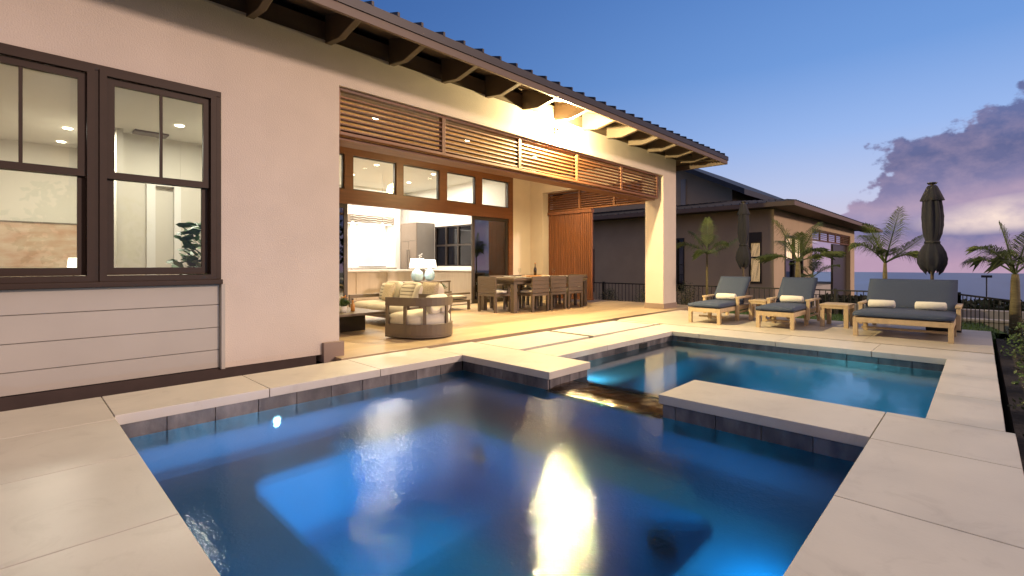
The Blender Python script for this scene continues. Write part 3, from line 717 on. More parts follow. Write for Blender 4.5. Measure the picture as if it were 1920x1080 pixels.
# sash window
def sash_unit(a, b):
    m = MB(); shell_panel(m, 'y', 5.02, 5.16, a, b, .86, 2.55, [(a + .045, b - .045, .905, 2.505)])
    m.box(a + .045, b - .045, 5.05, 5.14, 1.70, 1.745) if False else None
    f = m.build('window_frame', 'trim', win, bevel=.003, seg=1)
    a2, b2 = a + .047, b - .047
    m = MB(); shell_panel(m, 'y', 5.055, 5.095, a2, b2, 1.69, 2.50, [(a2 + .05, b2 - .05, 1.745, 2.45)]); m.box((a2 + b2) / 2 - .011, (a2 + b2) / 2 + .011, 5.062, 5.085, 1.745, 2.45)
    u1 = m.build('upper_sash', 'trim', win, bevel=.002, seg=1)
    m = MB(); m.box(a2 + .045, b2 - .045, 5.088, 5.092, 1.74, 2.455); m.build('pane', 'glass', u1)
    m = MB(); shell_panel(m, 'y', 5.10, 5.14, a2, b2, .91, 1.735, [(a2 + .05, b2 - .05, .97, 1.69)])
    u2 = m.build('lower_sash', 'trim', win, bevel=.002, seg=1)
    m = MB(); m.box(a2 + .045, b2 - .045, 5.118, 5.122, .965, 1.695); m.build('pane', 'glass', u2)
win = MB().box(-.41, 1.345, 5.035, 5.055, 2.535, 2.585).box(-.41, -.37, 5.035, 5.055, .86, 2.535).box(1.305, 1.345, 5.035, 5.055, .86, 2.535).build('sash_window', 'trim', house, bevel=.003, seg=1)
# lower-level parts hang on the window itself
sash_unit(-.365, .455); sash_unit(.485, 1.303)
m = MB(); m.box(.456, .484, 5.04, 5.15, .86, 2.535); m.build('mullion', 'trim', win)
m = MB(); m.box(-.43, 1.35, 5.00, 5.15, .815, .859); m.build('window_sill', 'trim', win, bevel=.004)
# exterior wall light
wl = thing('wall_light', 'glaring floodlight fixed to the stucco beam under the eave', 'light', (6.256, 5.05, 3.18))
m = MB(); m.box(6.21, 6.30, 5.02, 5.05, 3.12, 3.24); m.build('mounting_plate', 'jamb', wl, bevel=.004)
m = MB(); m.box(6.236, 6.276, 4.95, 5.019, 3.185, 3.21)
m.build('lamp_head', 'jamb', wl, bevel=.006)
m = MB(); m.lathe([(0, -.035), (.022, -.03), (.034, -.012), (.036, .004), (.03, .02), (0, .03)], (6.256, 4.965, 3.15), 16); m.build('bulb', 'bulb', wl, smooth=True)
plight('wall_light_lamp', 'POINT', (6.256, 4.88, 3.14), 1150, (1, .79, .38), .04)
# patio downlights, an added fill light and rooms
for x in (4.2, 6.2, 8.2): plight('patio_lamp', 'SPOT', (x, 7.2, 3.39), 420, (1, .78, .38), .05, (x, 7.2, 0), 130, .8)
plight('patio_lamp_end', 'SPOT', (9.4, 7.2, 3.39), 300, (1, .78, .38), .05, (9.4, 7.2, 0), 140, .8)
plight('patio_fill', 'POINT', (7.6, 6.3, 3.1), 150, (1, .76, .36), .2)  # unseen fill below the ceiling, added to lift the patio brightness
for x, y_ in ((4.6, 11), (6.6, 11), (8.4, 11), (6.0, 13.2), (8.2, 13.2)): plight('room_lamp', 'AREA', (x, y_, 3.38), 85, (1, .89, .76), .5, (x, y_, 0))
plight('range_lamp', 'AREA', (7.9, 13.7, 2.2), 10, (1, .9, .8), .6, (7.9, 14, .9))
plight('bedroom_lamp', 'AREA', (.5, 8.4, 2.74), 66, (1, .91, .76), .5, (.5, 8.4, 0))
plight('bedroom_lamp_near', 'AREA', (1.5, 7.2, 2.74), 44, (1, .91, .76), .4, (1.5, 7.2, 0))

# ------------------------------------------------------------------ KITCHEN furniture
k = thing('kitchen_island', 'long oak kitchen island with white marble top behind the sofa', 'kitchen island', (6.5, 11.7, 0))
m = MB(); m.box(4.2, 7.75, 11.25, 12.0, .06, .80); m.build('cabinet', 'island', k)
m = MB(); 
for i in range(4): m.box(4.24 + i * .88, 5.08 + i * .88, 11.232, 11.249, .1, .77)
m.build('cabinet_door', 'island', k, bevel=.002, seg=1)
m = MB(); m.box(4.15, 7.82, 11.2, 12.05, .801, .85); m.build('countertop', 'marble', k, bevel=.004)
k = thing('kitchen_counter', 'white topped counter run below the dark side windows', 'counter', (9.1, 11.2, 0))
m = MB(); m.box(8.85, 9.44, 10.0, 12.55, .0, .80); m.build('cabinet', 'island', k)
m = MB(); m.box(8.80, 9.445, 9.95, 12.55, .801, .85); m.build('countertop', 'white', k, bevel=.004)
k = thing('refrigerator', 'tall taupe panelled refrigerator with long steel handles', 'refrigerator', (9.0, 13.3, 0))
m = MB(); m.box(8.77, 9.44, 12.6, 13.49, 0, 2.30); m.build('cabinet', 'cabside', k)
m = MB(); m.box(8.745, 8.769, 12.61, 13.03, .1, 1.72); m.build('door', 'cab', k, bevel=.003); 
m = MB(); m.box(8.745, 8.769, 13.04, 13.48, .1, 1.72); m.build('door', 'cab', k, bevel=.003)
m = MB(); m.box(8.745, 8.769, 12.61, 13.48, 1.73, 2.29); m.build('upper_panel', 'cab', k, bevel=.003)
for yy in (12.98, 13.09):
    m = MB(); m.tube([(8.72, yy, .8), (8.72, yy, 1.45)], .012, 8); m.build('handle', 'chrome', k)
k = thing('range_hood', 'white range hood with wavy band above the bright cooking alcove', 'range hood', (7.9, 13.7, 2.2))
m = MB(); m.box(7.02, 8.55, 13.55, 13.89, 2.26, 2.50); m.build('housing', 'cab', k, bevel=.01)
m = MB()
for i in range(3):
    m.tube([(7.05 + j * .05, 13.54, 2.30 + i * .07 + .012 * math.sin(j * .9)) for j in range(30)], .010, 6)
m.build('wavy_band', 'clay', k, smooth=True)
m = MB(); m.box(7.1, 8.5, 13.6, 13.85, 2.245, 2.258); m.build('light_strip', 'strip', k)
k = thing('range_counter', 'pale counter with cooktop inside the bright cooking alcove', 'counter', (7.8, 13.8, 0))
m = MB(); m.box(7.02, 8.55, 13.4, 13.99, 0, .86); m.build('cabinet', 'cab', k)
m = MB(); m.box(7.02, 8.55, 13.38, 13.99, .861, .90); m.build('countertop', 'marble', k)
m = MB(); m.box(7.5, 8.2, 13.45, 13.9, .901, .925); m.build('cooktop', 'black', k, bevel=.004)
for i, (x, y_, lb) in enumerate(((6.95, 11.6, 'left glowing glass pendant lamp hanging over the kitchen island'), (6.1, 11.6, 'pendant lamp over the island partly behind the left door frame'))):
    k = thing('pendant_lamp', lb, 'pendant lamp', (x, y_, 3.4), 'pendants over the kitchen island')
    m = MB(); m.tube([(x, y_, 3.41), (x, y_, 2.10)], .004, 6); m.build('cord', 'jamb', k)
    m = MB(); m.lathe([(.012, .42), (.05, .36), (.075, .2), (.055, .06), (0, 0)], (x, y_, 1.68), 16); m.build('lamp_shade', 'pend', k, smooth=True)
k = thing('console_table', 'slim console table behind the sofa carrying the glass lamps', 'table', (7.3, 10.3, 0))
m = MB(); m.box(6.55, 8.1, 10.1, 10.5, .52, .56); m.build('tabletop', 'cab', k, bevel=.003)
for a, b in ((6.58, 10.12), (8.05, 10.12), (6.58, 10.46), (8.05, 10.46)):
    m = MB(); m.box(a, a + .03, b - .01, b + .02, 0, .519); m.build('leg', 'cab', k)
for x, y_, s, lb in ((7.12, 10.22, 1.0, 'white shaded table lamp with pale blue glass base, the nearer and larger looking one'), (7.62, 10.38, .9, 'white shaded table lamp with blue glass base, the one half hidden behind another')):
    k = thing('table_lamp', lb, 'table lamp', (x, y_, .56), 'pair of glass table lamps')
    m = MB(); m.lathe([(.05 * s, 0), (.13 * s, .04), (.155 * s, .14), (.13 * s, .24), (.05 * s, .30), (.03 * s, .33)], (x, y_, .561), 20); m.build('base', 'bluevase', k, smooth=True)
    m = MB(); m.lathe([(.20 * s, .0), (.165 * s, .235 * s)], (x, y_, .90), 24); m.build('lamp_shade', 'shade', k, smooth=True)
    m = MB(); m.tube([(x, y_, .88), (x, y_, 1.1)], .008, 6); m.build('stem', 'chrome', k)
    plight('table_lamp_bulb', 'POINT', (x, y_, 1.0), 5, (1, .8, .55), .05)
def leafplant(name, label, c, pot_r, pot_h, n, spread, h, lw, leafm='leaf', potm='clay', col='plant', flower=None, stems=True):
    k = thing(name, label, col, c)
    m = MB(); m.lathe([(pot_r * .7, 0), (pot_r * .8, .002), (pot_r, pot_h), (pot_r * .88, pot_h), (pot_r * .82, pot_h * .85), (0, pot_h * .85)], c, 16); m.build('pot', potm, k, smooth=True)
    m = MB()
    for i in range(n):
        a = random.uniform(0, 6.28); el = random.uniform(.15, 1.45); r = spread * random.uniform(.5, 1)
        b = Vector((c[0] + math.cos(a) * pot_r * .3, c[1] + math.sin(a) * pot_r * .3, c[2] + pot_h * .85))
        tip = b + Vector((math.cos(a) * math.cos(el) * r, math.sin(a) * math.cos(el) * r, math.sin(el) * h * random.uniform(.6, 1)))
        midp = b.lerp(tip, .6) + Vector((0, 0, h * .08)); side = (tip - b).cross(Vector((0, 0, 1))).normalized() * lw * random.uniform(.7, 1.2)
        st = b.lerp(midp, .45)
        m.add([st, midp + side, tip, midp - side], [(0, 1, 2, 3)])
        m.tube([b, st], .003, 4)
    m.build('foliage', leafm, k)
    if flower:
        m = MB()
        for i in range(7):
            p = Vector(c) + Vector((random.uniform(-.5, .5) * spread, random.uniform(-.5, .5) * spread, pot_h + h * random.uniform(.7, 1)))
            m.lathe([(0, -.012), (.012, 0), (0, .012)], p, 6)
        m.build('flowers', flower, k)
    return k
leafplant('potted_orchid', 'white orchid in a small pot by the refrigerator side', (8.3, 11.75, .85), .04, .07, 8, .12, .12, .02)
m = MB()
for i in range(16):
    p = Vector((8.3 + random.uniform(-.05, .05), 11.75, 1.0 + .02 * i)); m.lathe([(0, -.02), (.024, 0), (0, .02)], p, 6)
tag(m.build('orchid_blossom', 'white'), 'spray of white orchid blossoms rising beside the lamp shades', 'flowers')
m = MB(); m.box(8.22, 8.38, 11.65, 11.85, 0, .849)
tag(m.build('plant_stand', 'cab', bevel=.004), 'narrow plinth carrying the white orchid by the island end', 'plinth')
# bedroom things
k = thing('painting', 'wide abstract landscape painting in earth tones on the bedroom wall', 'painting', (.3, 9.98, 1.2))
m = MB(); m.box(-.60, .70, 9.965, 9.985, .88, 1.60); m.build('canvas', 'canvas', k)
m = MB(); shell_panel(m, 'y', 9.955, 9.999, -.62, .72, .86, 1.62, [(-.60, .70, .88, 1.60)]); m.build('frame', 'cab', k)
k = thing('bedside_table', 'small bedside table under the painting', 'table', (.6, 9.7, 0))
m = MB(); m.box(.42, .80, 9.5, 9.9, .1, .80); m.build('body', 'cab', k, bevel=.01)
m = MB(); m.box(.44, .78, 9.48, 9.499, .3, .78); m.build('drawer', 'cab', k)
k = thing('bedside_lamp', 'small lit lamp with white shade in front of the painting', 'table lamp', (.64, 9.68, .8))
m = MB(); m.lathe([(.05, 0), (.05, .01), (.012, .02), (.012, .15)], (.64, 9.68, .801), 12); m.build('base', 'chrome', k)
m = MB(); m.lathe([(.075, 0), (.06, .14)], (.64, 9.68, .95), 16); m.build('lamp_shade', 'shade', k, smooth=True)
fig = leafplant('potted_fig', 'broad leaved green fig plant behind the right window pane', (1.52, 6.2, 0), .16, .30, 10, .3, .5, .05)
m = MB()
for i in range(210):
    a = random.uniform(0, 6.28); zc = random.uniform(.80, 1.42); rr_ = random.uniform(.05, .20) * (1.3 - abs(zc - 1.05) * 1.6); c0 = Vector((1.50 + math.cos(a) * rr_, 6.2 + math.sin(a) * rr_, zc))
    d = Vector((math.cos(a), math.sin(a), random.uniform(-.3, .9))).normalized(); sd_ = (d.cross(Vector((0, 0, 1))).normalized() + Vector((0, 0, random.uniform(-.9, .9)))).normalized(); l_ = random.uniform(.10, .17); nrm = sd_.cross(d)
    m.add([c0, c0 + d * l_ * .4 + sd_ * l_ * .30 + nrm * .01, c0 + d * l_ * .8 + sd_ * l_ * .26, c0 + d * l_, c0 + d * l_ * .8 - sd_ * l_ * .26, c0 + d * l_ * .4 - sd_ * l_ * .30 + nrm * .01], [(0, 1, 2, 3), (0, 3, 4, 5)])
m.tube([(1.52, 6.2, .25), (1.50, 6.18, .8), (1.54, 6.2, 1.2)], .012, 6)
m.build('crown', 'figleaf', fig)

# ------------------------------------------------------------------ PATIO furniture
k = thing('armchair', 'round backed taupe armchair with cream cushion, its back to the pool', 'armchair', (3.93, 5.62, 0))
TA = Matrix.Translation((3.98, 5.63, 0)) @ Matrix.Rotation(R(20), 4, 'Z')
def ushape(hw, yf, yc, seg=18):
    return [(-hw, yf)] + [(hw * math.cos(R(180 + 180 * i / seg)), yc + hw * math.sin(R(180 + 180 * i / seg))) for i in range(seg + 1)] + [(hw, yf)]
def solid_u(hw, yf, yc, z0, z1, mt, name, bev=.004, puff=0):
    m = MB(); P = ushape(hw, yf, yc); n = len(P)
    zs_ = [(z0, .0), (z1, .0)] if not puff else [(z0, -.03), (z0 + .03, 0), (z1 - .04, 0), (z1 - .012, -.02), (z1 + .01, -.07), (z1 + .025, -.16)]
    vs = []
    for zz_, off in zs_: vs += [TA @ Vector((x * (hw + off) / hw, (y - yc * .2) * (hw + off) / hw + yc * .2, zz_)) for x, y in P]
    fs = [tuple(range(n))[::-1], tuple(range((len(zs_) - 1) * n, len(zs_) * n))]
    for q in range(len(zs_) - 1): fs += [(q * n + i, q * n + (i + 1) % n, (q + 1) * n + (i + 1) % n, (q + 1) * n + i) for i in range(n)]
    m.add(vs, fs); return m.build(name, mt, k, bevel=0 if puff else bev, smooth=bool(puff))
def band_u(hw, yf, yc, th, z0, z1, name, seg=18):
    A_ = ushape(hw, yf, yc, seg); B_ = ushape(hw - th, yf, yc, seg); n = len(A_); m = MB()
    vs = [TA @ Vector((x, y, z)) for P, z in ((A_, z0), (B_, z0), (B_, z1), (A_, z1)) for x, y in P]
    fs = []
    for i in range(n - 1):
        for q in range(4): fs.append((q * n + i, q * n + i + 1, ((q + 1) % 4) * n + i + 1, ((q + 1) % 4) * n + i))
    fs += [(0, n, 2 * n, 3 * n), (n - 1, 2 * n - 1, 3 * n - 1, 4 * n - 1)]
    m.add(vs, fs); return m.build(name, 'taupe', k, bevel=.003, seg=1)
solid_u(.40, .30, -.05, .02, .045, 'taupe', 'base')
band_u(.40, .30, -.05, .03, .046, .20, 'base_panel'); band_u(.40, .30, -.05, .03, .44, .555, 'backrest')
for px_, py_ in ((-.385, .27), (-.385, -.02), (-.30, -.27), (-.02, -.432), (.28, -.29), (.385, .27)):
    m = MB(); T = TA @ Matrix.Translation((px_, py_, 0)) @ Matrix.Rotation(math.atan2(py_ + .05, px_) if py_ < -.04 else 0, 4, 'Z'); m.box(-.014, .014, -.022, .022, .201, .439, 0, T); m.build('post', 'taupe', k)
solid_u(.365, .28, -.05, .16, .33, 'cushion', 'seat_cushion', puff=1)
m = MB(); cushion(m, -.25, .25, -.055, .055, -.13, .13, 10, 6, puff=.0, T=TA @ Matrix.Translation((0, -.28, .45)) @ Matrix.Rotation(R(-12), 4, 'X')); m.build('back_cushion', 'cushion', k, smooth=True, sub=1)
tilt = lambda x, y, z, rz, rx: Matrix.Translation((x, y, z)) @ Matrix.Rotation(rz, 4, 'Z') @ Matrix.Rotation(rx, 4, 'X')
k = thing('sofa', 'three seat outdoor sofa with taupe frame and cream seat cushions', 'sofa', (4.5, 7.0, 0))
m = MB(); m.box(4.12, 4.98, 6.2, 8.0, .14, .20); m.build('frame', 'taupe', k, bevel=.004)
for a, b in ((4.12, 6.2), (4.92, 6.2), (4.12, 7.94), (4.92, 7.94)):
    m = MB(); m.box(a, a + .06, b, b + .06, 0, .139); m.build('leg', 'taupe', k)
for yy in (6.2, 7.95):
    m = MB(); m.box(4.12, 4.98, yy, yy + .05, .40, .46); m.box(4.12, 4.18, yy, yy + .05, .201, .40); m.box(4.92, 4.98, yy, yy + .05, .201, .40); m.box(4.18, 4.92, yy + .01, yy + .04, .30, .34); m.build('arm', 'taupe', k, bevel=.004)
m = MB(); m.box(4.94, 4.98, 6.25, 7.95, .42, .50); m.build('back_rail', 'taupe', k, bevel=.004)
for i in range(3):
    m = MB(); cushion(m, 4.13, 4.90, 6.26 + i * .565, 6.82 + i * .565, .205, .345, puff=.012); m.build('seat_cushion', 'cushion', k, smooth=True)
for i in range(3):
    m = MB(); cushion(m, -.27, .27, -.075, .075, -.19, .19, 8, 6, puff=.0, T=tilt(4.83, 6.54 + i * .565, .50, R(90), R(10))); m.build('back_cushion', 'cushion', k, smooth=True, sub=1)
def pillow(label, loc, rz, rx, s, mt, h=.045):
    m = MB(); T = tilt(*loc, rz, rx); n = 10; vs = []
    for sg in (1, -1):
        for j in range(n + 1):
            for i in range(n + 1):
                a = i / n * 2 - 1; b = j / n * 2 - 1; kk = max(0, (1 - a ** 4) * (1 - b ** 4)) ** .5
                pin = 1 - .08 * (1 - abs(a)) * abs(b) ** 3 - .08 * (1 - abs(b)) * abs(a) ** 3
                vs.append(T @ Vector((a * s * pin, sg * h * kk, b * s * pin)))
    fs = []; N_ = (n + 1) ** 2
    for j in range(n):
        for i in range(n):
            q = j * (n + 1) + i; fs += [(q, q + 1, q + n + 2, q + n + 1), (N_ + q, N_ + q + n + 1, N_ + q + n + 2, N_ + q + 1)]
    m.add(vs, fs)
    o = m.build('throw_pillow', mt, smooth=True); return tag(o, label, 'pillow', 'throw pillows on the sofa')
# striped weave: stripes run across the pillow in object space
t_ = MT['stripe'].node_tree; b_ = t_.nodes['Principled BSDF']; wv = t_.nodes.new('ShaderNodeTexWave'); wv.bands_direction = 'Z'; wv.inputs['Scale'].default_value = 5.5
cc_ = t_.nodes.new('ShaderNodeTexCoord'); rp = t_.nodes.new('ShaderNodeValToRGB'); rp.color_ramp.elements[0].position = .80; rp.color_ramp.elements[1].position = .86
rp.color_ramp.elements[0].color = (.52, .49, .43, 1); rp.color_ramp.elements[1].color = (.16, .14, .13, 1)
t_.links.new(cc_.outputs['Object'], wv.inputs[0]); t_.links.new(wv.outputs[1], rp.inputs[0]); t_.links.new(rp.outputs[0], b_.inputs['Base Color'])
pillow('striped cream pillow at the far left end of the sofa', (4.72, 7.80, .50), R(80), R(14), .165, 'stripe')
pl_ = pillow('shaggy beige pillow next to the left striped pillow', (4.62, 7.50, .50), R(84), R(16), .175, 'fluffy', .06)
pillow('striped pillow with grey bands in the middle of the sofa', (4.62, 6.93, .50), R(95), R(16), .17, 'stripe')
pillow('large plain cream pillow at the near end of the sofa', (4.52, 6.50, .50), R(60), R(18), .19, 'cushion', .06)
pillow('speckled pale pillow leaning behind the plain cream one', (4.74, 6.44, .53), R(100), R(8), .18, 'fluffy', .05)
k = thing('coffee_table', 'low dark coffee table with overhanging top at the wall corner', 'coffee table', (3.4, 6.9, 0))
m = MB(); m.box(2.85, 3.86, 6.35, 7.35, .265, .30); m.build('tabletop', 'taupe', k, bevel=.004)
m = MB(); m.box(2.95, 3.74, 6.72, 7.25, .0, .264); m.build('base', 'jamb', k, bevel=.006)
leafplant('potted_flower', 'green leafy pot plant with red flowers on the coffee table', (3.33, 6.62, .301), .055, .09, 46, .15, .16, .022, flower='amber')
k = thing('bottle', 'amber glass bottle beside the pot plant on the coffee table', 'bottle', (3.50, 6.66, .301))
m = MB(); m.lathe([(0, 0), (.03, .002), (.031, .09), (.012, .13), (.012, .17), (0, .17)], (3.50, 6.66, .301), 14); m.build('glass_body', 'amber', k, smooth=True)
m = MB(); m.lathe([(0, .0), (.014, .0), (.014, .02), (0, .02)], (3.50, 6.66, .472), 10); m.build('cap', 'black', k)
leafplant('potted_plant', 'small yellow green plant in a dark pot behind the sofa', (6.4, 8.3, .38), .05, .08, 40, .18, .16, .02, potm='jamb')
k = thing('lounge_chair', 'low backed taupe outdoor chair just outside the open door', 'armchair', (6.6, 8.4, 0))
m = MB(); m.box(6.2, 7.0, 8.05, 8.75, .18, .22); m.build('frame', 'taupe', k, bevel=.004)
for a, b in ((6.2, 8.05), (6.95, 8.05), (6.2, 8.70), (6.95, 8.70)):
    m = MB(); m.box(a, a + .05, b, b + .05, 0, .179); m.build('leg', 'taupe', k)
for yy in (8.05, 8.70):
    m = MB(); m.box(6.2, 7.0, yy, yy + .05, .34, .38); m.build('arm', 'taupe', k, bevel=.004)
m = MB(); cushion(m, 6.24, 6.96, 8.12, 8.68, .221, .31, puff=.01); m.build('seat_cushion', 'cushion', k, smooth=True)

# dining set
k = thing('dining_table', 'long taupe dining table set for a meal under the patio roof', 'dining table', (8.3, 7.3, 0))
m = MB(); m.box(7.06, 9.62, 6.78, 7.82, .66, .71); m.build('tabletop', 'taupe', k, bevel=.004)
m = MB(); m.box(7.14, 9.54, 6.86, 7.74, .58, .659); m.build('apron', 'taupe', k)
for a, b in ((7.08, 6.80), (9.50, 6.80), (7.08, 7.70), (9.50, 7.70)):
    m = MB(); m.box(a, a + .10, b, b + .10, 0, .579); m.build('leg', 'taupe', k, bevel=.003)
def dining_chair(label):
    # built facing +Y with its back at y=0, origin at the floor under the back
    k = thing('dining_chair', label, 'dining chair', (0, 0, 0), 'dining chairs around the table')
    wd = .27
    m = MB()
    for i in range(4): m.box(-wd, wd, 0, .03, .395 + i * .087, .478 + i * .087)
    m.build('backrest', 'taupe', k, bevel=.002, seg=1)
    m = MB(); m.box(-wd, wd, .0, .48, .33, .385); m.build('seat_frame', 'taupe', k, bevel=.003, seg=1)
    for sx in (-1, 1):
        for yy in (0, .43):
            m = MB(); m.box(min(sx * wd, sx * (wd - .055)), max(sx * wd, sx * (wd - .055)), yy, yy + .05, 0, .329); m.build('leg', 'taupe', k, bevel=.002, seg=1)
        m = MB(); m.box(min(sx * wd, sx * (wd - .04)), max(sx * wd, sx * (wd - .04)), .031, .42, .56, .59); m.box(min(sx * wd, sx * (wd - .04)), max(sx * wd, sx * (wd - .04)), .38, .42, .386, .56)
        m.build('arm', 'taupe', k, bevel=.002, seg=1)
    m = MB(); cushion(m, -wd + .045, wd - .045, .035, .47, .386, .44, puff=.01); m.build('seat_cushion', 'white', k, smooth=True)
    return k
ch = dining_chair('dining chair at the head of the table nearest the sofa')
ch.location = (6.84, 7.36, 0); ch.rotation_euler = (0, 0, R(-90))
for x, y_, rz, lb in ((7.76, 6.66, 0, 'first chair from the left on the pool side of the table'), (8.36, 6.66, 0, 'middle chair on the pool side of the dining table'), (8.98, 6.66, 0, 'chair on the pool side closest to the cedar screen'),
                      (7.76, 7.95, 180, 'chair on the house side of the table nearest the sliding door'), (8.36, 7.95, 180, 'middle chair on the house side of the dining table'), (8.98, 7.95, 180, 'chair on the house side closest to the cedar screen'),
                      (9.95, 7.3, 90, 'chair at the far head of the table by the cedar screen')):
    dup(ch, (x, y_, 0), lb, R(rz))
k = thing('wine_bottle', 'dark wine bottle standing on a board in the middle of the table', 'bottle', (8.3, 7.3, .735))
m = MB(); m.lathe([(0, 0), (.034, .002), (.036, .15), (.013, .20), (.013, .27), (0, .27)], (8.3, 7.3, .736), 14); m.build('glass_body', 'bottle', k, smooth=True)
m = MB(); m.lathe([(0, 0), (.015, 0), (.015, .02), (0, .02)], (8.3, 7.3, 1.007), 10); m.build('cap', 'amber', k)
m = MB(); m.box(8.0, 8.7, 7.18, 7.44, .711, .735)
tag(m.build('serving_board', 'fruitwood', bevel=.006), 'orange brown wooden serving board under the wine bottle', 'board')
for i, (x, y_) in enumerate(((7.5, 7.0), (7.7, 7.55), (8.36, 7.0), (8.36, 7.62), (8.98, 7.0), (9.0, 7.6))):
    m = MB(); m.lathe([(0, .003), (.08, .003), (.125, .015), (.128, .018), (.08, .007), (0, .007)], (x, y_, .711), 24)
    tag(m.build('plate', 'white', smooth=True), ['plate at the left end of the table, pool side', 'plate at the left end of the table, house side', 'middle plate on the pool side of the table', 'middle plate on the house side of the table', 'plate nearest the cedar screen, pool side', 'plate nearest the cedar screen, house side'][i], 'plate', 'plates on the dining table')
for i, (x, y_) in enumerate(((8.1, 7.6), (8.62, 7.02))):
    m = MB(); m.lathe([(0, 0), (.03, .002), (.004, .01), (.004, .08), (.03, .11), (.034, .15), (.027, .19)], (x, y_, .711), 14)
    tag(m.build('wine_glass', 'glass', smooth=True), ['wine glass left of the wine bottle', 'wine glass right of the wine bottle'][i], 'wine glass', 'wine glasses')

# ------------------------------------------------------------------ LOUNGERS
def lounger(name, label, cat, x0, y0, y1, L_=1.75, group=None, ntow=1, seat=1.10):
    k = thing(name, label, cat, (x0, (y0 + y1) / 2, 0), group); t = .055
    m = MB(); m.box(x0, x0 + L_, y0, y0 + .035, .19, .262); m.box(x0, x0 + L_, y1 - .035, y1, .19, .262); m.box(x0, x0 + .035, y0 + .035, y1 - .035, .19, .262)
    yy = x0 + .10
    while yy < x0 + L_ - .05: m.box(yy, yy + .05, y0 + .036, y1 - .036, .235, .255); yy += .075
    m.build('frame', 'teak', k, bevel=.003, seg=1)
    for a in (x0 + .001, x0 + .82, x0 + L_ - .07):
        for b in (y0 + .001, y1 - t - .001):
            m = MB(); m.box(a, a + .06, b, b + t, 0, .189 if a > x0 + .01 else .19); m.build('leg', 'teak', k, bevel=.003, seg=1)
    for b, c_ in ((y0 - .035, y0 - .001), (y1 + .001, y1 + .035)):
        m = MB(); m.box(x0 + .70, x0 + .755, b - .01, c_, .10, .395); m.box(x0 + .69, x0 + 1.42, b - .02, c_ + .012, .396, .425); m.box(x0 + 1.36, x0 + 1.41, b, c_, .10, .395)
        m.box(x0 + .755, x0 + 1.36, b + .005, c_ - .005, .14, .17)
        m.build('arm', 'teak', k, bevel=.003, seg=1)
    m = MB(); m.box(x0 + .30, x0 + .34, y0 + .056, y1 - .056, .08, .11); m.build('stretcher', 'teak', k)
    m = MB(); cushion(m, x0 - .015, x0 + seat, y0 + .0, y1 - .0, .263, .345, 12, 10, puff=.012); sc_ = m.build('seat_cushion', 'navy', k, smooth=True)
    m = MB(); yy0, yy1, xx0, xx1 = y0 + .006, y1 - .006, x0 - .008, x0 + seat - .006
    m.tube([(xx0, yy0, .322), (xx0, yy1, .322), (xx1, yy1, .322), (xx1, yy0, .322), (xx0, yy0, .322)], .005, 6); m.build('piping', 'navy', sc_, smooth=True)
    a = R(45); bl = .60
    T = Matrix.Translation((x0 + seat - .02, 0, .30)) @ Matrix.Rotation(-a, 4, 'Y')
    m = MB(); cushion(m, 0, bl, y0 + .0, y1 - .0, 0.0, .075, 10, 10, puff=.008, T=T); m.build('back_cushion', 'navy', k, smooth=True)
    m = MB()
    m.box(.02, bl - .03, y0 + .02, y0 + .06, -.04, -.005, 0, T); m.box(.02, bl - .03, y1 - .06, y1 - .02, -.04, -.005, 0, T)
    for i in range(7): m.box(.05 + i * .08, .10 + i * .08, y0 + .06, y1 - .06, -.03, -.01, 0, T)
    m.build('backrest_frame', 'teak', k, bevel=.002, seg=1)
    return k
def towel(x, y0, y1, label, r=.058):
    m = MB(); pts = [(x, y0 + .001, 0), (x, y0 + .015, 0), (x, y1 - .015, 0), (x, y1 - .001, 0)]
    n = 20; base = (x, 0, .352 + r)
    m.tube([(x, y0, .352 + r), (x, y0 + .012, .352 + r), (x, (y0 + y1) / 2, .352 + r * 1.03), (x, y1 - .012, .352 + r), (x, y1, .352 + r)], [r * .8, r, r * 1.02, r, r * .8], 20)
    # spiral edge of the roll at both ends
    for yy, sg in ((y0 - .002, -1), (y1 + .002, 1)):
        m.tube([(x + math.cos(t * .5) * r * (.1 + .055 * t * .5) , yy, .352 + r + math.sin(t * .5) * r * (.1 + .055 * t * .5)) for t in range(0, 26)], .003, 5)
    o = m.build('rolled_towel', 'towel', smooth=True)
    return tag(o, label, 'towel', 'rolled towels on the loungers')
lounger('chaise_lounge', 'teak chaise with blue grey cushion, leftmost of the loungers by the column', 'lounger', 8.08, 3.07, 3.61, group='chaises beside the pool')
lounger('chaise_lounge', 'teak chaise with blue grey cushion between the other chaise and the corner table', 'lounger', 8.19, 2.02, 2.56, group='chaises beside the pool')
lounger('double_chaise', 'wide two person teak chaise with blue cushions at the right', 'lounger', 8.20, .24, 1.29, L_=1.75)
towel(8.98, 3.14, 3.47, 'rolled white towel on the leftmost chaise')
towel(9.09, 2.11, 2.44, 'rolled white towel on the second chaise')
towel(8.95, .90, 1.21, 'rolled white towel on the left half of the double chaise')
towel(8.95, .34, .67, 'rolled white towel on the right half of the double chaise')
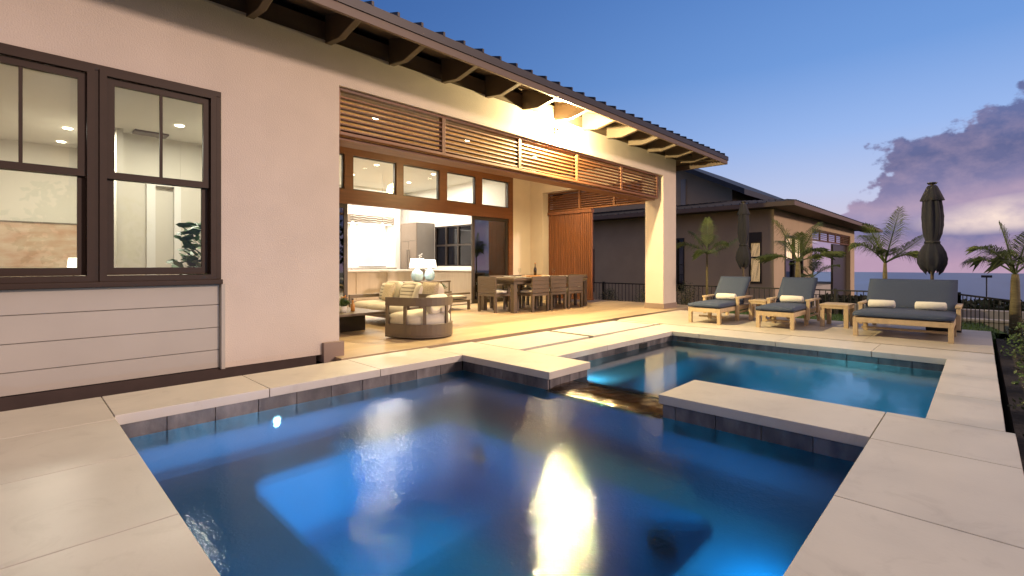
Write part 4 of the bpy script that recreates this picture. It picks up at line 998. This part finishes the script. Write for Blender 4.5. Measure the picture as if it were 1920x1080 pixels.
def side_table(label, x0, x1, y0, y1, h=.36):
    k = thing('side_table', label, 'side table', ((x0 + x1) / 2, (y0 + y1) / 2, 0), 'teak side tables')
    m = MB(); yy = y0
    n_ = 6; wd_ = (x1 - x0) / n_
    for i in range(n_): m.box(x0 + i * wd_ + .002, x0 + (i + 1) * wd_ - .002, y0, y1, h - .025, h)
    m.box(x0 + .01, x1 - .01, y0 + .005, y0 + .03, h - .065, h - .026); m.box(x0 + .01, x1 - .01, y1 - .03, y1 - .005, h - .065, h - .026); m.box(x0 + .01, x0 + .035, y0 + .03, y1 - .03, h - .065, h - .026)
    m.build('tabletop', 'teak', k, bevel=.002, seg=1)
    for a in (x0 + .01, x1 - .07):
        for b in (y0 + .005, y1 - .065):
            m = MB(); m.box(a, a + .06, b, b + .06, 0, h - .066); m.build('leg', 'teak', k, bevel=.002, seg=1)
side_table('square teak side table next to the wide double chaise', 9.0, 9.55, 1.47, 1.86)
side_table('slatted teak side table half hidden behind the leftmost chaise', 9.1, 9.6, 2.68, 2.97)
# black fabric cover hanging behind the double chaise
m = MB(); m.box(9.60, 9.66, .20, .60, .0, .36)
tag(m.build('speaker_box', 'black', bevel=.01), 'black weatherproof box on the terrace behind the double chaise', 'box')

# ------------------------------------------------------------------ UMBRELLAS
def umbrella(label, x, y, top, zb_, s=1.0):
    k = thing('patio_umbrella', label, 'umbrella', (x, y, 0), 'closed umbrellas behind the loungers')
    m = MB(); m.lathe([(.0, 0), (.24, 0), (.24, .05), (.05, .07), (.05, .12), (0, .12)], (x, y, 0 - .10), 20); m.build('base', 'jamb', k)
    m = MB(); m.tube([(x, y, -.02), (x, y, top - .02)], .022, 10); m.build('pole', 'pole', k)
    H_ = top - zb_
    prof = [(.07, 0), (.115, .03), (.148, .10), (.152, .15), (.135, .22), (.105, .28), (.080, .325), (.074, .345), (.082, .37), (.098, .43), (.112, .52), (.116, .62), (.108, .72), (.098, .80), (.096, .84)]
    m = MB(); n = 96; vs = []
    rnd = [random.uniform(.8, 1.2) for _ in range(16)]
    rows = []
    for r, t in prof:
        row = []
        for kx in range(n):
            a = 2 * math.pi * kx / n
            fold = (.26 * abs(math.sin(a * 3.5 + t * 3.2 + .6 * math.sin(a + x))) ** .6 + .08 * math.sin(a * 9 + t * 14) - .12) * (.6 if .3 < t < .4 else 1)
            hem = (.022 * math.sin(a * 4 + x) + .02 * math.sin(a * 9)) * (1 - t / .15) if t < .15 else 0
            row.append((x + r * s * (1 + fold) * math.cos(a + t * .8), y + r * s * (1 + fold) * math.sin(a + t * .8), zb_ + (t + hem) * H_))
        rows.append(row)
    m.add([p for row in rows for p in row], [(i * n + j, i * n + (j + 1) % n, (i + 1) * n + (j + 1) % n, (i + 1) * n + j) for i in range(len(rows) - 1) for j in range(n)])
    m.build('canopy', 'umb', k, smooth=True)
    m = MB(); rows = []
    for r, t in [(.128, .80), (.135, .805), (.10, .88), (.06, .96), (.045, .975)]:
        rows.append([(x + r * s * (1 + .10 * math.sin(a_ * 8 * 2 * math.pi / 32)) * math.cos(2 * math.pi * a_ / 32), y + r * s * (1 + .1 * math.sin(a_ * 8 * 2 * math.pi / 32)) * math.sin(2 * math.pi * a_ / 32), zb_ + t * H_) for a_ in range(32)])
    m.add([p for row in rows for p in row], [(i * 32 + j, i * 32 + (j + 1) % 32, (i + 1) * 32 + (j + 1) % 32, (i + 1) * 32 + j) for i in range(len(rows) - 1) for j in range(32)])
    m.build('top_vent', 'umb', k, smooth=True)
    m = MB(); m.lathe([(0, 0), (.05, 0), (.065, .02), (.065, .03), (.02, .035), (0, .04)], (x, y, top - .02), 16); m.build('finial', 'black', k)
    m = MB(); m.lathe([(.098, -.018), (.104, 0), (.098, .018)], (x, y, zb_ + .335 * H_), 20); m.build('strap', 'black', k)
    return k
umbrella('closed charcoal umbrella standing tall behind the double chaise', 10.30, .562, 2.30, .87, 1.06)
umbrella('closed charcoal umbrella behind the leftmost chaise, before the neighbouring wall', 12.3, 4.12, 2.50, .93, .98)

# ------------------------------------------------------------------ FENCE
def fence(label, p0, p1, z0, z1, pitch=.115, posts=2.0, n_part=None, th=.014):
    a = Vector((*p0, 0)); b = Vector((*p1, 0)); d = b - a; Ln = d.length; u_ = d / Ln
    k = thing('iron_fence', label, 'fence', (a.x, a.y, z0))
    for zz in (z1, z0 + .10):
        m = MB(); m.bar((a.x, a.y, zz), (b.x, b.y, zz), .035, .03); m.build('rail', 'iron', k)
    m = MB(); t = pitch
    while t < Ln: p = a + u_ * t; m.box(p.x - th / 2, p.x + th / 2, p.y - th / 2, p.y + th / 2, z0 + .02, z1 - .016); t += pitch
    tag(m.build('pickets', 'iron', k), kind=None)
    t = 0
    while t <= Ln + .01:
        p = a + u_ * t; m = MB(); m.box(p.x - .028, p.x + .028, p.y - .028, p.y + .028, z0, z1 + .04); m.build('post', 'iron', k); t += posts
    return k
fence('black iron fence running behind the patio and the loungers', (12.62, .30), (12.62, 12.3), -.62, .42)
fence('black iron fence angling past the right palm', (12.62, .30), (8.9, -1.12), -.3, .42, .16, 2.0)
fence('far black iron fence along the top of the hedge', (26, 6.0), (26, .4), -1.9, -.42, .25, 3.0, th=.04)

# ------------------------------------------------------------------ NEIGHBOURING HOUSE
nb_ = thing('neighbour_house', 'darker neighbouring house with blue black metal roof and lit windows', 'house', (18.9, 5.3, -.8))
G0 = -1.4
m = MB(); shell_panel(m, 'x', 18.9, 19.2, 5.3, 16, G0, 3.0, [(5.70, 6.13, .29, 2.16), (8.6, 8.95, -.1, 2.05), (12.95, 13.9, -.3, 1.7)]); m.build('wall', 'wstucco', nb_)
m = MB(); shell_panel(m, 'y', 5.3, 5.6, 19.2, 24.4, G0, 3.0, [(20.2, 22.8, -.2, 2.1)]); m.build('front_wall', 'wstucco', nb_)
m = MB(); m.box(24.4, 34.2, 5.3, 5.8, 2.56, 3.0); m.build('beam', 'wstucco', nb_)
m = MB(); m.box(33.0, 34.2, 5.3, 5.8, G0, 2.56); m.build('column', 'wstucco', nb_)
louvre('louvre_panel', 24.45, 33.0, 5.36, 'x', 5, 2.05, 2.55, nb_, pitch=.09)
m = MB(); m.box(29.6, 33.0, 5.5, 5.6, G0, 2.04); m.build('shutter', 'jamb', nb_)
m = MB(); m.box(24.4, 34, 5.6, 12, -1.5, -.05); m.build('terrace', 'lowwall', nb_)
for (a, b, c_, d_) in ((5.70, 6.13, .29, 2.16), (8.6, 8.95, -.1, 2.05), (12.95, 13.9, -.3, 1.7)):
    m = MB(); shell_panel(m, 'x', 18.87, 19.0, a, b, c_, d_, [(a + .05, b - .05, c_ + .06, (c_ + d_) / 2 - .02), (a + .05, b - .05, (c_ + d_) / 2 + .02, d_ - .4 if a < 6 else d_ - .06)])
    f = m.build('window', 'jamb', nb_)
    m = MB(); m.box(18.95, 18.96, a + .04, b - .04, c_ + .05, d_ - .05); m.build('pane', 'darkglass', f)
m = MB()
for i in range(9):
    yy = 5.755 + i * .042; 
    for z_ in (.36, 1.27):
        hh_ = .85 if z_ < 1 else .5
        m.tube([(18.944 , yy + .006 * math.sin(j * 1.3 + i), z_ + j * hh_ / 6) for j in range(7)], .009, 5)
m.build('lit_blind', 'warmwin', nb_)
m = MB(); shell_panel(m, 'y', 5.27, 5.4, 20.2, 22.8, -.2, 2.1, [(20.3, 21.45, 1.2, 2.0), (21.55, 22.7, 1.2, 2.0), (20.3, 21.45, -.1, 1.12), (21.55, 22.7, -.1, 1.12)])
f = m.build('window', 'jamb', nb_)
m = MB(); m.box(20.25, 22.75, 5.36, 5.37, -.15, 1.15); m.build('pane', 'darkglass', f)
m = MB(); 
for i in range(10): m.box(20.32 + i * .24, 20.50 + i * .24, 5.37, 5.38, 1.2, 2.0)
m.build('lit_blind', 'warmwin', f)
# roof of the neighbour
def hip(m, x0, x1, y0, y1, z0, rise, th=.05, run=None):
    rn = run or min(x1 - x0, y1 - y0) / 2
    zr = z0 + rise
    if (x1 - x0) >= (y1 - y0):
        rd = [(x0 + rn, (y0 + y1) / 2, zr), (x1 - rn, (y0 + y1) / 2, zr)]
    else: rd = [((x0 + x1) / 2, y0 + rn, zr), ((x0 + x1) / 2, y1 - rn, zr)]
    b = [(x0, y0, z0), (x1, y0, z0), (x1, y1, z0), (x0, y1, z0)]
    if (x1 - x0) >= (y1 - y0): fs = [(0, 1, 5, 4), (1, 2, 5), (2, 3, 4, 5), (3, 0, 4)]
    else: fs = [(0, 1, 4), (1, 2, 5, 4), (2, 3, 5), (3, 0, 4, 5)]
    m.add(b + rd, fs + [(3, 2, 1, 0)])
m = MB(); hip(m, 18.0, 38, 4.45, 20, 3.12, 1.25, run=7.8)
rf = m.build('roof', 'roof2', nb_)
m = MB()
for i in range(52):
    yy = 4.7 + i * .29
    if yy > 19: break
    rx_ = min(7.0, yy - 4.45); m.bar((17.98, yy, 3.14), (18.0 + rx_, yy, 3.14 + rx_ * 1.25 / 7.8), .03, .05)
for i in range(66):
    xx = 18.3 + i * .29; ry = min(7.0, xx - 18.0); m.bar((xx, 4.43, 3.14), (xx, 4.45 + ry, 3.14 + ry * 1.25 / 7.8), .03, .05)
m.build('roof_seam', 'roof2', nb_)
m = MB(); m.box(17.97, 18.03, 4.42, 20, 2.96, 3.115); m.box(18.03, 38, 4.42, 4.47, 2.96, 3.115); m.build('fascia', 'fascia', nb_)
m = MB(); m.box(18.03, 38, 4.47, 5.3, 2.98, 3.01); m.box(18.03, 18.9, 5.3, 20, 2.98, 3.01); m.build('soffit', 'soffit', nb_)
def gz(y): return 3.95 + (y - 6.9) * .5
m = MB(); m.prism([(7.7, 3.2), (18.3, 3.2), (18.3, gz(7.7) - .12), (13.0, gz(13.0) - .12), (7.7, gz(7.7) - .12)], lambda a, b, t: (t, a, b), 21.6, 34); m.build('upper_wall', 'wstucco', nb_)
m = MB(); m.box(21.54, 21.59, 9.75, 9.98, 3.62, 4.9); m.build('upper_window', 'lowwall', nb_)
m = MB(); m.prism([(6.9, gz(6.9) - .11), (13.0, gz(13.0) - .11), (19.1, gz(6.9) - .11), (19.1, gz(6.9) + .12), (13.0, gz(13.0) + .12), (6.9, gz(6.9) + .12)], lambda a, b, t: (t, a, b), 20.7, 35)
m.build('upper_roof', 'roof2', nb_)
m = MB(); m.box(21.50, 21.56, 7.9, 18, 3.60, 3.68); m.build('flashing', 'lowwall', nb_)
plight('neighbour_porch_lamp', 'POINT', (28, 7.2, 2.3), 60, (1, .7, .4), .1)
plight('neighbour_room_lamp', 'POINT', (21.4, 6.6, 1.6), 40, (1, .7, .4), .1)

# ------------------------------------------------------------------ PALMS
def palm(label, base, trunk, fronds, r0=.05, leafl=.33, dens=64, name='palm_tree'):
    k = thing(name, label, 'palm tree', base, 'young palms beyond the terrace')
    pts = [Vector(base) + Vector(p) for p in trunk]; n = len(pts)
    m = MB(); m.tube(pts, [r0 * (1 - .45 * i / (n - 1)) for i in range(n)], 10); m.build('trunk', 'trunk', k, smooth=True)
    c = pts[-1]
    for (dx, dy, up_, ln, droop) in fronds:
        h = Vector((dx, dy, 0)); h = h.normalized() if h.length > 0 else Vector((1, 0, 0))
        crv = []; N_ = 22
        for i in range(N_ + 1):
            t = i / N_
            crv.append(c + h * (ln * (t * math.cos(up_)) ) + Vector((0, 0, ln * (t * math.sin(up_)) - droop * ln * t ** 2.2)))
        m = MB(); m.tube(crv, [.016 * (1 - .85 * i / N_) for i in range(N_ + 1)], 5)
        for i in range(dens):
            t = .22 + .78 * (i + .5) / dens; idx = min(N_ - 1, int(t * N_)); p = crv[idx].lerp(crv[idx + 1], t * N_ - idx)
            tg = (crv[idx + 1] - crv[idx]).normalized(); sd_ = tg.cross(Vector((0, 0, 1))).normalized(); upn = sd_.cross(tg)
            ll = leafl * (math.sin(min(1, t * 1.05) * math.pi * .86 + .25)) * random.uniform(.8, 1.1) + .05
            for sg in (-1, 1):
                dr = (sd_ * sg * .85 + tg * (.65 + random.uniform(-.1, .1)) + upn * random.uniform(.0, .35)).normalized()
                wv_ = tg.cross(dr).cross(dr).normalized() * .0042
                mid_ = p + dr * ll * .5; tip = p + dr * ll + Vector((0, 0, -ll * random.uniform(.25, .75)))
                m.add([p - wv_ * .6, p + wv_ * .6, mid_ + wv_, tip, mid_ - wv_], [(0, 1, 2, 3, 4)])
        m.build('frond', 'palm', k)
    return k
# image right is (.695,-.718), away is (.718,.695)
rt = Vector((.695, -.718)); fw = Vector((.718, .695))
def D(r, f): v = rt * r + fw * f; return v.x, v.y
def fr(lst): return [(*D(r, f), R(up_), ln, dr) for r, f, up_, ln, dr in lst]
palm('palm rising behind the left corner of the double chaise', (10.9, 1.235, -.1), [(0, 0, 0), (.0, .0, .9), (.01, .0, 1.12)],
     fr([(-.6, .1, 72, 1.05, .28), (.5, .2, 68, 1.15, .05), (1, .1, 30, .95, -.05), (-1, .3, 55, .85, .45), (1, -.4, 35, .7, .4), (-.2, 1, 60, .9, .3), (-.5, -.8, 50, .6, .4)]), .045)
palm('palm in front of the lit window of the neighbouring house', (11.9, 2.86, -.1), [(0, 0, 0), (0, 0, .9), (.0, 0, 1.15)],
     fr([(-.8, .1, 68, 1.35, .25), (-1, .2, 25, .95, .35), (.8, .2, 62, 1.25, .20), (1, .1, 20, 1.1, .15), (.3, -.8, 45, .8, .4), (-.3, .9, 55, .9, .3), (1, .4, 40, 1.0, .4), (-.2, -.5, 75, .8, .2)]), .075)
palm('thin palm in the shade of the neighbouring wall beside the column', (12.0, 4.88, -.1), [(0, 0, 0), (0, 0, 1.0), (.0, 0, 1.35)],
     fr([(-1, .1, 35, .9, .3), (1, .2, 12, 1.0, -.25), (.1, .2, 85, 1.0, .1), (-.8, .4, 62, .9, .25), (.7, -.4, 50, .7, .4), (-.4, -.9, 15, .7, .2), (.5, .8, 65, .8, .3)]), .035)
palm('palm with a swollen trunk in the planting bed at the right edge', (10.45, -.37, -.1), [(0, 0, 0), (.0, 0, .45), (.0, 0, .85), (.0, 0, .95)],
     fr([(-1, .1, 56, .95, .42), (-.3, .3, 80, 1.0, .20), (.6, .1, 70, .95, .25), (1, .1, 38, .9, .3), (-.7, -.5, 48, .7, .5), (.3, .9, 55, .8, .4), (-.6, .9, 45, .8, .5)]), .07)
palm('distant palm seen through the neighbouring porch opening', (16.5, 3.6, -1), [(0, 0, 0), (0, 0, 1.4), (.0, 0, 1.6)],
     fr([(-1, .1, 50, .9, .3), (1, .1, 35, 1.0, .2), (.2, .1, 75, .9, .2), (-.5, -.4, 20, .7, .3), (.7, .5, 60, .8, .3)]), .05)

# ------------------------------------------------------------------ shrubs, hedges, low walls
def shrub(label, c, r, h, n, mt='hedge', name='shrub', group='shrubs in the right planting bed', lsz=.035):
    k = thing(name, label, 'shrub', c, group)
    m = MB()
    for i in range(6):
        a = random.uniform(0, 6.28); m.tube([c, (c[0] + math.cos(a) * r * .3, c[1] + math.sin(a) * r * .3, c[2] + h * .5), (c[0] + math.cos(a) * r * .6, c[1] + math.sin(a) * r * .6, c[2] + h * .85)], [.010, .007, .003], 5)
    m.build('stems', 'trunk', k)
    m = MB()
    for i in range(n):
        a = random.uniform(0, 6.28); q = random.random() ** .4; el = random.uniform(-.1, 1.5)
        bump_ = 1 + .25 * math.sin(a * 3 + c[0] * 7) * math.cos(el * 4)
        p = Vector((c[0] + math.cos(a) * math.cos(el) * r * q * bump_, c[1] + math.sin(a) * math.cos(el) * r * q * bump_, c[2] + .03 + math.sin(max(el, 0)) * h * q * bump_))
        d = Vector((random.uniform(-1, 1), random.uniform(-1, 1), random.uniform(-.2, 1))).normalized(); s_ = d.orthogonal().normalized() * lsz * .35
        l_ = lsz * random.uniform(.7, 1.3)
        m.add([p, p + d * l_ * .5 + s_, p + d * l_, p + d * l_ * .5 - s_], [(0, 1, 2, 3)])
    m.build('foliage', mt, k)
for i, (x, y_, r, h) in enumerate(((9.6, -.62, .38, .40), (8.3, -.50, .32, .42), (7.2, -.50, .28, .32), (6.1, -.46, .26, .30), (5.1, -.44, .24, .24), (4.3, -.42, .22, .20))):
    shrub(['dark shrub nearest the trunk of the right palm', 'second shrub from the right palm along the deck edge', 'middle shrub of the bed, level with the far pool edge', 'shrub level with the middle of the pool side', 'low shrub of the bed by the near pool corner', 'smallest and nearest shrub at the right picture edge'][i], (x, y_, -.10), r, h, 900, 'leaf' if i in (1, 3) else 'hedge')
for i, (x, y_, r, h) in enumerate(((12.2, 5.5, .45, .55), (12.2, 6.6, .40, .45), (12.15, 7.8, .35, .35))):
    shrub(['dark shrub at the foot of the thin shaded palm', 'shrub right of the patio column foot', 'shrub seen through the patio opening by the fence'][i], (x, y_, -.10), r, h, 700, group='shrubs along the fence')
def hedge(label, x0, x1, y0, y1, z0, z1, n, l=.10):
    m = MB(); m.box(x0 + .1, x1 - .1, y0 + .1, y1 - .1, z0, z1 - .12)
    for i in range(n):
        f = random.random(); p = Vector((random.uniform(x0, x1), random.uniform(y0, y1), random.uniform(z0, z1)))
        if f < .45: p.z = z1 - random.random() ** 2 * .25 + .05 * math.sin(p.y * 3 + p.x)
        elif f < .8: p.x = x0 + random.random() * .2
        else: p.y = y0 + random.random() * .2
        d = Vector((random.uniform(-1, 1), random.uniform(-1, 1), random.uniform(-.3, 1))).normalized(); s_ = d.orthogonal().normalized() * l * .35
        m.add([p, p + d * l * .5 + s_, p + d * l, p + d * l * .5 - s_], [(0, 1, 2, 3)])
    return tag(m.build('hedge', 'hedge'), label, 'hedge')
hedge('long dark clipped hedge between the terrace fence and the sea', 27, 29, -14, 7, -3.2, -.62, 6000, .22)
hedge('dark hedge behind the right palm', 12.0, 13.0, -3.2, -.9, -.7, .25, 3500, .08)
m = MB(); m.box(15.5, 15.7, -2.2, 1.6, -1.6, -.33); m.box(15.7, 19, 1.4, 1.6, -1.6, -.33); m.box(15.45, 15.75, -2.25, 1.65, -.329, -.27)
tag(m.build('garden_wall', 'lowwall', bevel=.01), 'pale low garden wall seen through the iron fence at the right', 'wall')
m = MB(); m.box(17.5, 17.8, -3.2, 3.0, -1.6, -.20)
tag(m.build('terrace_wall', 'lowwall', bevel=.01), 'farther low terrace wall just below the dark hedge', 'wall')
k = thing('lamp_post', 'tiny lamp post with a flat head against the sea', 'lamp post', (60, -.37, -4))
m = MB(); m.tube([(60, -.37, -6), (60, -.37, -.2)], .05, 6); m.build('post', 'iron', k)
m = MB(); m.box(59.8, 60.2, -.72, -.02, -.2, .0); m.build('lamp_head', 'iron', k)
m = MB(); m.add([(700, 300, -60), (900, 170, -60), (1100, 420, -60), (820, 560, -60), (860, 360, -48)], [(0, 1, 4), (1, 2, 4), (2, 3, 4), (3, 0, 4)])
tag(m.build('headland', 'land'), kind='structure')
# trees behind the camera, seen only mirrored in the door glass
for i, (x, y_) in enumerate(((2, -16), (9, -19), (15, -15), (22, -20), (-6, -18))):
    c = Vector((x, y_, -.12)); k = thing('garden_tree', ['round', 'broad', 'dense', 'tall', 'spreading'][i] + ' dark tree across the lawn mirrored in the patio glass', 'tree', c, 'trees across the lawn')
    m = MB(); m.tube([c, c + Vector((.1, 0, 1.6)), c + Vector((0, .2, 3))], [.16, .12, .05], 8); m.build('trunk', 'trunk', k)
    m = MB()
    for j in range(900):
        a = random.uniform(0, 6.28); el = random.uniform(-1, 1.5); q = random.random() ** .35 * (1.9 + i * .12) * (1 + .3 * math.sin(3 * a + i)); p = c + Vector((math.cos(a) * math.cos(el) * q, math.sin(a) * math.cos(el) * q, 2.6 + math.sin(el) * q * .8))
        d = Vector((random.uniform(-1, 1), random.uniform(-1, 1), random.uniform(-1, 1))).normalized(); s_ = d.orthogonal().normalized() * .12
        m.add([p, p + d * .2 + s_, p + d * .4, p + d * .2 - s_], [(0, 1, 2, 3)])
    m.build('crown', 'hedge', k)
